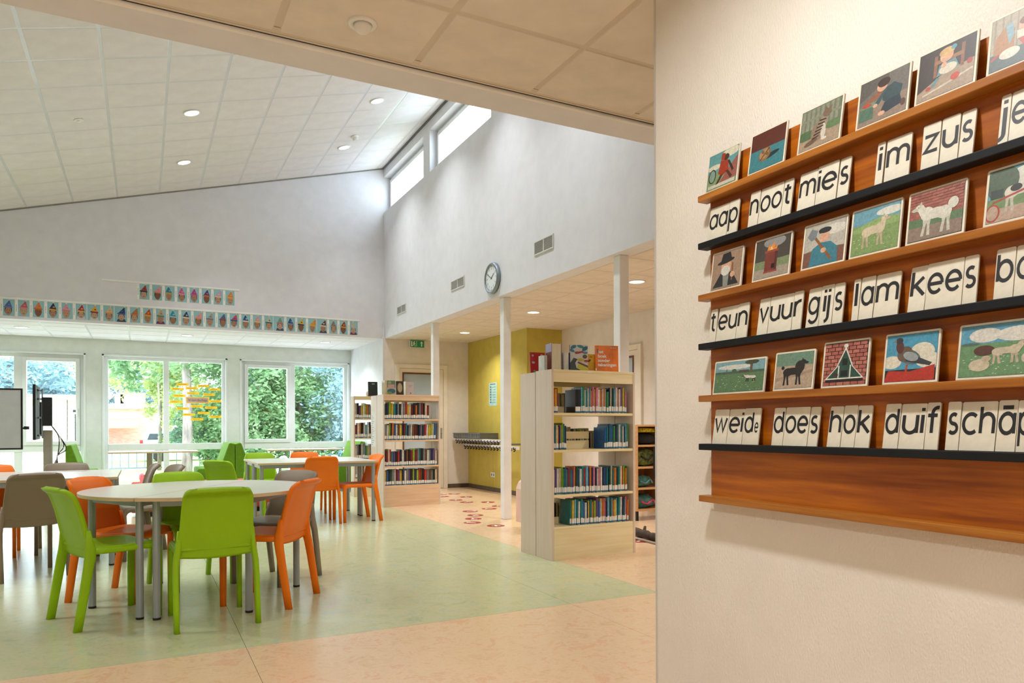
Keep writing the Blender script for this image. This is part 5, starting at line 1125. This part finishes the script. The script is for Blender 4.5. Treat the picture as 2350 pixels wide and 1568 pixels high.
# cubby shelf with bags
cx0, cyy = 5.29, 7.06
cub = thing('cubby_shelf', 'orange-toned wooden cubby shelf with bags at the far right behind the near bookcase', 'shelf', (cx0, cyy, 0))
wc = 6.185 - cx0; s = .025
for x in (0, wc / 2 - s / 2, wc - s): part('side_panel', MB().box(x, x + s, 0, .42, .12, 1.165), 'beech', cub)
part('back_panel', MB().box(.0, wc, .42, .435, .12, 1.165), 'beech', cub)
lev = [.14, .40, .655, .92]
for z in lev + [1.165]: part('shelf', MB().box(s, wc - s, 0, .42, z - .022, z), 'beech', cub)
for x in (.03, wc - .06): part('foot', MB().box(x, x + .03, .04, .38, 0, .118), 'black', cub)
def blob(rx, ry, rz, seed, n=14, m=9, amp=.14):
    rr = random.Random(seed); ph = [(rr.uniform(0, 6), rr.uniform(1, 4), rr.uniform(1, 4)) for _ in range(4)]
    rings = []
    for j in range(m):
        b_ = -math.pi / 2 + math.pi * (j + .02) / (m - 1 + .04); ring = []
        for i in range(n):
            a = 2 * math.pi * i / n
            d = 1 + amp * sum(math.sin(p[0] + p[1] * a + p[2] * b_ * 2) for p in ph) / 3
            ce, se = math.cos(b_), math.sin(b_)
            ring.append((rx * d * math.copysign(abs(ce * math.cos(a)) ** .7, math.cos(a)), ry * d * math.copysign(abs(ce * math.sin(a)) ** .7, math.sin(a)), max(-rz, min(rz * 1.2, rz * d * math.copysign(abs(se) ** .7, se)))))
        rings.append(ring)
    return rings
def bag(label, x, z, rx, rz, m, m2, seed, strap=True, dz=0):
    t = thing('school_bag', label, 'bag', (cx0 + x, cyy + .2, z + rz + .001), 0, 'bags in the cubby shelf')
    part('bag_body', MB().loft(blob(rx, .15, rz, seed)), m, t, smooth=True)
    if strap: part('strap', MB().tube(wire([(-rx * .6, -.14, rz * .2), (-rx * .1, -.17, -.02), (rx * .5, -.15, rz * .3), (rx * .7, -.16, -rz * .3)]), .012, 6), m2, t, smooth=True)
    return t
bag('black bag under a yellow bundle on the top level of the cubby shelf', .22, lev[3], .17, .068, 'bag_black', 'bag_black', 1, False)
t = thing('folded_cap', 'yellow and black patterned bundle on the black bag in the cubby shelf', 'bundle', (cx0 + .23, cyy + .2, lev[3] + .178)); part('bundle_body', MB().loft(blob(.165, .13, .032, 9)), 'bag_yellow', t, smooth=True)
bag('dark camouflage bag on the second level of the cubby shelf', .21, lev[2], .165, .105, 'bag_camo', 'bag_black', 2)
bag('teal rolled bag on the third level of the cubby shelf', .17, lev[1], .14, .07, 'bag_teal', 'bag_teal', 3)
bag('teal and pink bag on the lowest level of the cubby shelf', .2, lev[0], .165, .08, 'bag_teal', 'bag_pink', 4)
t = thing('hanging_strap', 'black strap hanging down in front of the cubby shelf', 'strap', (cx0 + .265, cyy, lev[1])); part('webbing', MB().box(-.016, .016, -.008, -.003, .14, .5).box(-.012, .012, -.010, -.003, .11, .14), 'bag_black', t)
p0 = atz(1455, 1218, .05); p1 = atz(1515, 1236, .05)
t = thing('branch', 'dark knotty wooden branch lying on the floor before the cubby shelf', 'branch', (p0.x, p0.y, 0))
d = p1 - p0
part('stem', MB().tube([(d.x * k / 8, d.y * k / 8, .045 + .006 * math.sin(k * 2.1)) for k in range(9)], [.045, .04, .046, .038, .043, .037, .044, .04, .036], 9), 'branch_dark', t, smooth=True)
part('knot', MB().tube([(d.x * .4, d.y * .4, .06), (d.x * .4 + .03, d.y * .4 + .02, .12)], [.022, .012], 7), 'branch_dark', t)
p0 = atz(1450, 1234, .012); p1 = atz(1515, 1250, .012); d = p1 - p0
t = thing('floor_rod', 'thin grey rod lying on the floor before the cubby shelf', 'rod', (p0.x, p0.y, 0)); part('rod', MB().tube([(0, 0, .012), (d.x, d.y, .012)], .012, 8), 'taupe_paint', t)
# narrow pink-white edge thing between column and near bookcase
p = atz(1187, 1195, 0)
t = thing('rolling_cabinet', 'pale peach rounded cabinet edge on castors peeping out behind the near bookcase', 'cabinet', (3.70, 6.75, 0))
pts = [(0, .09), (0, .46), (.03, .53), (.08, .57), (.5, .57), (.5, .09)]
part('body', MB().prism([(q[0], 0, q[1]) for q in pts], (0, .4, 0)), 'sign_rose', t, bevel=.004)
for x in (.04, .46): part('castor', MB().lathe([(.028, -.012), (.03, 0), (.028, .012)], 14, M=Matrix.Translation((x, .05, .031)) @ Matrix.Rotation(R(90), 4, 'X')).box(x - .012, x + .012, .03, .07, .05, .09), 'dark_rubber', t)
# ceiling devices
p = atz(832, 52, CEIL)
t = thing('motion_sensor', 'white dome motion sensor on the front ceiling', 'sensor', (p.x, p.y, CEIL - .003))
part('ring', MB().lathe([(.058, 0), (.058, -.006), (.05, -.010), (.04, -.010), (.036, -.006)], 28, caps=False), 'plastic_white', t, smooth=True)
part('dome', MB().lathe([(.036, -.006), (.034, -.018), (.028, -.03), (.018, -.038), (.005, -.041)], 24), 'plastic_white', t, smooth=True)
t = thing('smoke_detector', 'small white smoke detector on the sloping ceiling', 'smoke detector', (2.873, 10.827, ZR(2.873) - .004)); t.rotation_euler = (0, -SL, 0)
part('base', MB().lathe([(.055, 0), (.055, -.02), (.05, -.028)], 24), 'plastic_white', t)
part('chamber', MB().lathe([(.04, -.028), (.042, -.05), (.034, -.065)], 24), 'vent_white', t)
t = thing('presence_sensor', 'tiny round sensor in the left of the sloping ceiling', 'sensor', (-.638, 9.488, ZR(-.638) - .004)); t.rotation_euler = (0, -SL, 0)
part('ring', MB().lathe([(.05, 0), (.05, -.006), (.04, -.009)], 24), 'plastic_white', t); part('lens', MB().lathe([(.025, -.009), (.018, -.022), (.006, -.025)], 16), 'clock_face', t)
# floor stickers
STK = [(1012, 1135), (1042, 1134), (1070, 1141), (1016, 1140), (1046, 1148), (1071, 1153), (1120, 1153), (1145, 1162), (1123, 1168), (1079, 1174), (1091, 1183), (1086, 1191), (1084, 1200), (1138, 1207), (1468, 1242)]
for k, px in enumerate(STK):
    p = atz(*px, 0)
    t = thing('floor_sticker', 'round red floor sticker with white mark, %s' % (nth(k + 1) + ' from the far bookcase along the trail' if k < 14 else 'by the branch at the far right'), 'sticker', (p.x, p.y, 0), R(k * 40), 'red floor stickers')
    part('disc', MB().lathe([(.105, .0003), (.105, .0012)], 28), 'sticker_red', t)
    mk = MB().box(-.05, .05, -.012, .012, .0012, .0016)
    if k % 3 == 0: mk.prism([(.05, -.04, .0012), (.09, 0, .0012), (.05, .04, .0012)], (0, 0, .0004))
    elif k % 3 == 1: mk.box(-.012, .012, -.05, .05, .0012, .0017)
    else: mk.box(-.06, -.03, -.04, .04, .0012, .0016)
    part('white_mark', mk, 'paper', t)
# word strips stuck on the middle window
STR = [(257, 446), (465, 462), (207, 492), (350, 485), (577, 497), (363, 535), (222, 559), (520, 549), (193, 620), (585, 615), (400, 665), (542, 678), (258, 688), (470, 732), (320, 748), (585, 769), (402, 795)]
YS_ = YWIN + .115
for k, (zx, zy) in enumerate(STR):
    p = atY(360 + zx / 4.352, 780 + zy / 4.352, YS_)
    t = thing('word_strip', 'yellow paper word strip on the middle window, %s from the top' % nth(k + 1), 'paper strip', (p.x, YS_, p.z), 0, 'yellow word strips on the window')
    part('strip', MB().box(-.108, .108, -.001, 0, -.022, .022), 'yellow_sign', t)
    part('writing', MB().box(-.08, .07 - .02 * (k % 3), -.0016, -.001, -.005, .005), 'ochre_ink', t)
p = atY(360 + 407 / 4.352, 780 + 604 / 4.352, YS_)
t = thing('word_sign', 'rose paper sign with yellow edge reading Vriendschap on the middle window', 'paper sign', (p.x, YS_, p.z))
part('border', MB().box(-.205, .205, -.001, 0, -.06, .06), 'yellow_sign', t); part('sheet', MB().box(-.19, .19, -.0016, -.001, -.048, .048), 'rose_paper', t)
textmesh('lettering', 'Vriendschap', .068, 'brown_wood', t, Matrix.Translation((0, -.0022, 0)) @ Matrix.Rotation(R(90), 4, 'X'))

# ================================================================== OUTDOORS
GZ = -.3
struct('ground_outside', MB().box(-60, 60, 15.3, 130, GZ - .2, GZ), 'paving', 'pale paved schoolyard outside the windows', 'ground')
o = struct('lawn', MB().box(-1.2, 25, 21.5, 60, GZ, GZ + .03).box(-18, -2.5, 26, 29.3, GZ, GZ + .03), 'grass', 'grass verge outside under the trees', 'lawn')
def at_d(x, y, Y): return atY(x, y, Y)
# tan plank building
a = at_d(30, 913, 30); b_ = at_d(155, 913, 30); hz = a.z
t = thing('tan_building', 'low tan plank-clad building outside the left window', 'building', (b_.x, 30, GZ))
H = hz - GZ
part('wall_core', MB().box(-14, -.02, .02, 9, 0, H - .05), 'tan_plank', t)
n = 12
for k in range(n):
    z0 = H * k / n; z1 = H * (k + 1) / n - .015
    part('plank', MB().box(-14, 0, 0, .02, z0, z1), 'tan_plank', t)
    part('plank', MB().box(-.02, .0, .0, 9, z0, z1), 'tan_plank', t)
part('roof_edge', MB().box(-14.2, .25, -.25, 9.2, H - .05, H + .12), 'roof_white', t)
wdn = part('window', MB().box(0, .05, 3.0, 6.5, .7, H - .5), 'dark_glass', t)
for y in (3.0, 4.7, 6.4): part('mullion', MB().box(.05, .08, y, y + .1, .7, H - .5), 'fence_grey', wdn)
part('wall_lamp', MB().box(0, .3, 2.2, 2.5, H - .45, H - .35), 'dark_glass', t)
# red brick building with white roof edge
Yb = 50
a = at_d(225, 938, Yb); b_ = at_d(420, 938, Yb)
t = thing('brick_building', 'pink-red brick school building with white roof edge seen through the middle window', 'building', (a.x, Yb, GZ))
W_ = b_.x - a.x; H = a.z - GZ
part('wall', MB().box(-2, W_ + 4, 0, 10, 0, H), 'red_brick', t)
part('roof_edge', MB().box(-2.2, W_ + 4.2, -.3, 10, H, H + .3), 'roof_white', t)
c0 = at_d(276, 901, Yb + 3); c1 = at_d(334, 935, Yb + 3)
part('roof_box', MB().box(c0.x - a.x, c1.x - a.x, 3, 6, H + .3, c0.z - GZ), 'red_brick', t)
part('chimney', MB().box(.8, 1.3, 3, 3.5, H + .3, H + 1.0), 'roof_white', t)
d0 = at_d(240, 960, Yb - 2); d1 = at_d(318, 977, Yb - 2)
part('awning', MB().prism([(d0.x - a.x - 2, 0, d0.z - GZ), (d0.x - a.x - 2, -2.2, d1.z - GZ), (d0.x - a.x - 2, -2.2, d1.z - GZ - .15), (d0.x - a.x - 2, 0, d0.z - GZ - .15)], (d1.x - d0.x + 2, 0, 0)), 'awning', t)
# car
p = atz(352, 1040, GZ + .0)
Yc = 34
c0 = atY(322, 990, Yc)
t = thing('parked_van', 'white parked van with red tail lamp outside the middle window', 'car', (c0.x, Yc, GZ))
pr = [(0, .3), (0, .85), (.06, 1.0), (.12, c0.z - GZ - .04), (.3, c0.z - GZ), (2.4, c0.z - GZ), (2.9, 1.0), (3.9, .85), (4.1, .6), (4.1, .3)]
part('body', MB().prism([(q[0], 0, q[1]) for q in pr], (0, 1.7, 0)), 'car_white', t, bevel=.04)
part('side_glass', MB().prism([(.25, -.005, .95), (2.75, -.005, .95), (2.35, -.005, c0.z - GZ - .1), (.35, -.005, c0.z - GZ - .1)], (0, .005, 0)), 'dark_glass', t)
for x in (.75, 3.2): part('wheel', MB().lathe([(.3, -.1), (.31, 0), (.3, .1)], 20, M=Matrix.Translation((x, .08, .31)) @ Matrix.Rotation(R(90), 4, 'X')), 'dark_rubber', t)
part('tail_lamp', MB().box(-.02, .1, -.01, .2, .75, .95), 'car_red', t)
t = thing('parked_car', 'white car parked outside the left window by the tan building', 'car', (atY(238, 1000, 41).x, 41, GZ), R(90))
pr = [(0, .3), (.05, .7), (.5, .85), (.95, 1.3), (2.4, 1.32), (3.0, .9), (3.9, .8), (4, .3)]
part('body', MB().prism([(q[0], 0, q[1]) for q in pr], (0, 1.6, 0)), 'car_white', t, bevel=.04)
part('side_glass', MB().prism([(.75, -.005, .88), (2.8, -.005, .9), (2.35, -.005, 1.24), (1.0, -.005, 1.22)], (0, .005, 0)), 'dark_glass', t)
for x in (.75, 3.2): part('wheel', MB().lathe([(.3, -.1), (.31, 0), (.3, .1)], 20, M=Matrix.Translation((x, .08, .31)) @ Matrix.Rotation(R(90), 4, 'X')), 'dark_rubber', t)
# fence and a bicycle rack
Yf = 27
x0 = atY(238, 1040, Yf).x; x1 = atY(372, 1040, Yf).x
t = thing('yard_fence', 'grey bar fence across the yard outside the middle window', 'fence', (x0, Yf, GZ))
zt = atY(300, 1038, Yf).z - GZ
part('rail', MB().box(-.5, x1 - x0, -.02, .02, zt - .05, zt).box(-.5, x1 - x0, -.02, .02, .1, .15), 'fence_grey', t)
for k in range(15): part('post', MB().box(-.5 + k * .24, -.47 + k * .24, -.012, .012, .1, zt), 'fence_grey', t)
Yr = 18.5
t = thing('bicycle_rack', 'white metal bicycle rack outside the right window', 'bicycle rack', (atY(590, 1040, Yr).x, Yr, GZ))
for k in range(5):
    part('hoop', MB().tube(wire([(k * .42, 0, 0), (k * .42 + .1, 0, .62), (k * .42 + .2, 0, .72), (k * .42 + .3, 0, .62), (k * .42 + .4, 0, 0)]), .025, 8), 'roof_white', t, smooth=True)
part('rail', MB().tube([(-.1, 0, .3), (2.2, 0, .3)], .02, 8), 'roof_white', t)
for k, px in enumerate((325, 337)):
    p = atY(px, 1057, 19.5)
    t = thing('playground_marker', 'small red marker standing in the yard, %s of two' % ('left' if k == 0 else 'right'), 'marker', (p.x, 19.5, GZ))
    part('post', MB().lathe([(.05, 0), (.045, .2), (.06, .22), (.06, .32), (.02, .36)], 12), 'car_red', t, smooth=True)
# trees: trunk, boughs and thousands of leaf blades
def leaves(mb, c, r, n, size, rr):
    cl = []
    while len(cl) < max(14, n // 90):
        q = Vector((rr.uniform(-1, 1), rr.uniform(-1, 1), rr.uniform(-1, 1)))
        if .3 < q.length < .95: cl.append(q)
    for _ in range(n):
        q = rr.choice(cl) + Vector((rr.gauss(0, .13), rr.gauss(0, .13), rr.gauss(0, .11)))
        p = Vector(c) + Vector((q.x * r[0], q.y * r[1], q.z * r[2]))
        a = Vector((rr.uniform(-1, 1), rr.uniform(-1, 1), rr.uniform(-.6, .6))).normalized(); b_ = a.cross(Vector((rr.uniform(-1, 1), rr.uniform(-1, 1), rr.uniform(-1, 1)))).normalized()
        s = size * rr.uniform(.6, 1.3)
        mb.poly([p - a * s, p - b_ * s * .45, p + a * s, p + b_ * s * .45])
def tree(x, y, h, trunk_r, crowns, m, label, seed, size=.14, trunk_h=None, name='leafy_tree', dens=2.4):
    rr = random.Random(seed)
    t = thing(name, label, 'tree', (x, y, GZ), 0, 'trees outside the windows')
    th = trunk_h or h * .8
    part('trunk', MB().tube([(0, 0, 0), (.04, 0, th * .3), (-.03, .02, th * .6), (.05, 0, th)], [trunk_r * 1.15, trunk_r, trunk_r * .85, trunk_r * .5], 10), 'bark', t, smooth=True)
    for k in range(3):
        a = rr.uniform(0, 6.28); z = th * rr.uniform(.45, .8)
        part('bough', MB().tube([(0, 0, z), (math.cos(a) * h * .12, math.sin(a) * h * .12, z + h * .1), (math.cos(a) * h * .25, math.sin(a) * h * .25, z + h * .14)], [trunk_r * .4, trunk_r * .28, trunk_r * .12], 7), 'bark', t, smooth=True)
    mb = MB()
    for (cx_, cy_, cz_, rx, ry, rz_, n) in crowns: leaves(mb, (cx_, cy_, cz_), (rx, ry, rz_), int(n * dens), size, rr)
    f = part('foliage', mb, m, t); f['kind'] = 'stuff'
    return t
# big tree with the visible trunk
Yt = 22; p = atY(428, 1020, Yt)
tree(p.x, Yt, 8, .13, [(0, .5, 4.2, 2.6, 2, 1.5, 2600), (1.6, 0, 2.9, 1.3, 1.2, 1.4, 1600), (-1.4, .3, 3.3, .7, 1, .9, 500)], 'leaf_green', 'big tree with a thick grey trunk behind the yellow word strips', 11, .085)
Yt = 27; p = atY(350, 980, Yt)
tree(p.x + .2, Yt, 8, .06, [(.4, 0, 3.9, 1.6, 1.4, 1.4, 1500), (.5, 0, 2.2, 1.0, 1, 1.3, 900)], 'leaf_yellow', 'yellow-green tree in the left pane of the middle window', 12, .085)
tree(atY(205, 900, 36).x, 36, 8, .15, [(1.2, 0, 4.9, 2.0, 2, 1.8, 1000)], 'leaf_yellow', 'pale green tree top at the left edge of the middle window', 13, .1)
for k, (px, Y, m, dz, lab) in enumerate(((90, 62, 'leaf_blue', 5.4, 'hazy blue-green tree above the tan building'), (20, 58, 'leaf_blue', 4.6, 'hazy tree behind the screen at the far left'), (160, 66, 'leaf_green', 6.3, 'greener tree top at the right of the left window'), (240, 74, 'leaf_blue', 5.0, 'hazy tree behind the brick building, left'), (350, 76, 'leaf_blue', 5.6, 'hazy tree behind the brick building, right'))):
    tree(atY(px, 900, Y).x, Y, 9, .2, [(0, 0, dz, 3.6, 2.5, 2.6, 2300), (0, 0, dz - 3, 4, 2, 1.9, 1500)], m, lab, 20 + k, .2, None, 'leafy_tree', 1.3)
# dense shrubs outside the right window
SHR = [(500, 23.5, 2.6, 'leaf_green'), (475, 25, 2.0, 'leaf_dark'), (590, 22, 3.4, 'leaf_green'), (640, 24, 4.0, 'leaf_dark'), (690, 22.5, 3.8, 'leaf_green'), (740, 24, 4.2, 'leaf_dark'), (790, 22, 3.8, 'leaf_blue'), (560, 26, 4.4, 'leaf_dark'), (840, 24, 4.4, 'leaf_green'), (720, 28, 5.2, 'leaf_dark')]
nmz = ['low green shrub right of the big trunk', 'dark shrub behind the big trunk', 'light leafy shrub at the left of the right window', 'dark leafy shrub in the left pane of the right window', 'light leafy shrub behind the window handle', 'dark shrub in the right pane of the right window', 'bluish shrub at the right edge of the right window', 'dark tree between the middle and right windows', 'green tree hidden behind the alcove wall', 'tall dark tree behind the shrubs of the right window']
for k, (px, Y, hh, m) in enumerate(SHR):
    x = atY(px, 980, Y).x
    tree(x, Y, hh, .06, [(0, 0, hh * .62, 1.25, 1.0, hh * .42, 1900), (.3, -.4, hh * .3, 1.0, .7, hh * .3, 700)], m, nmz[k], 40 + k, .075, hh * .9, 'leafy_shrub')
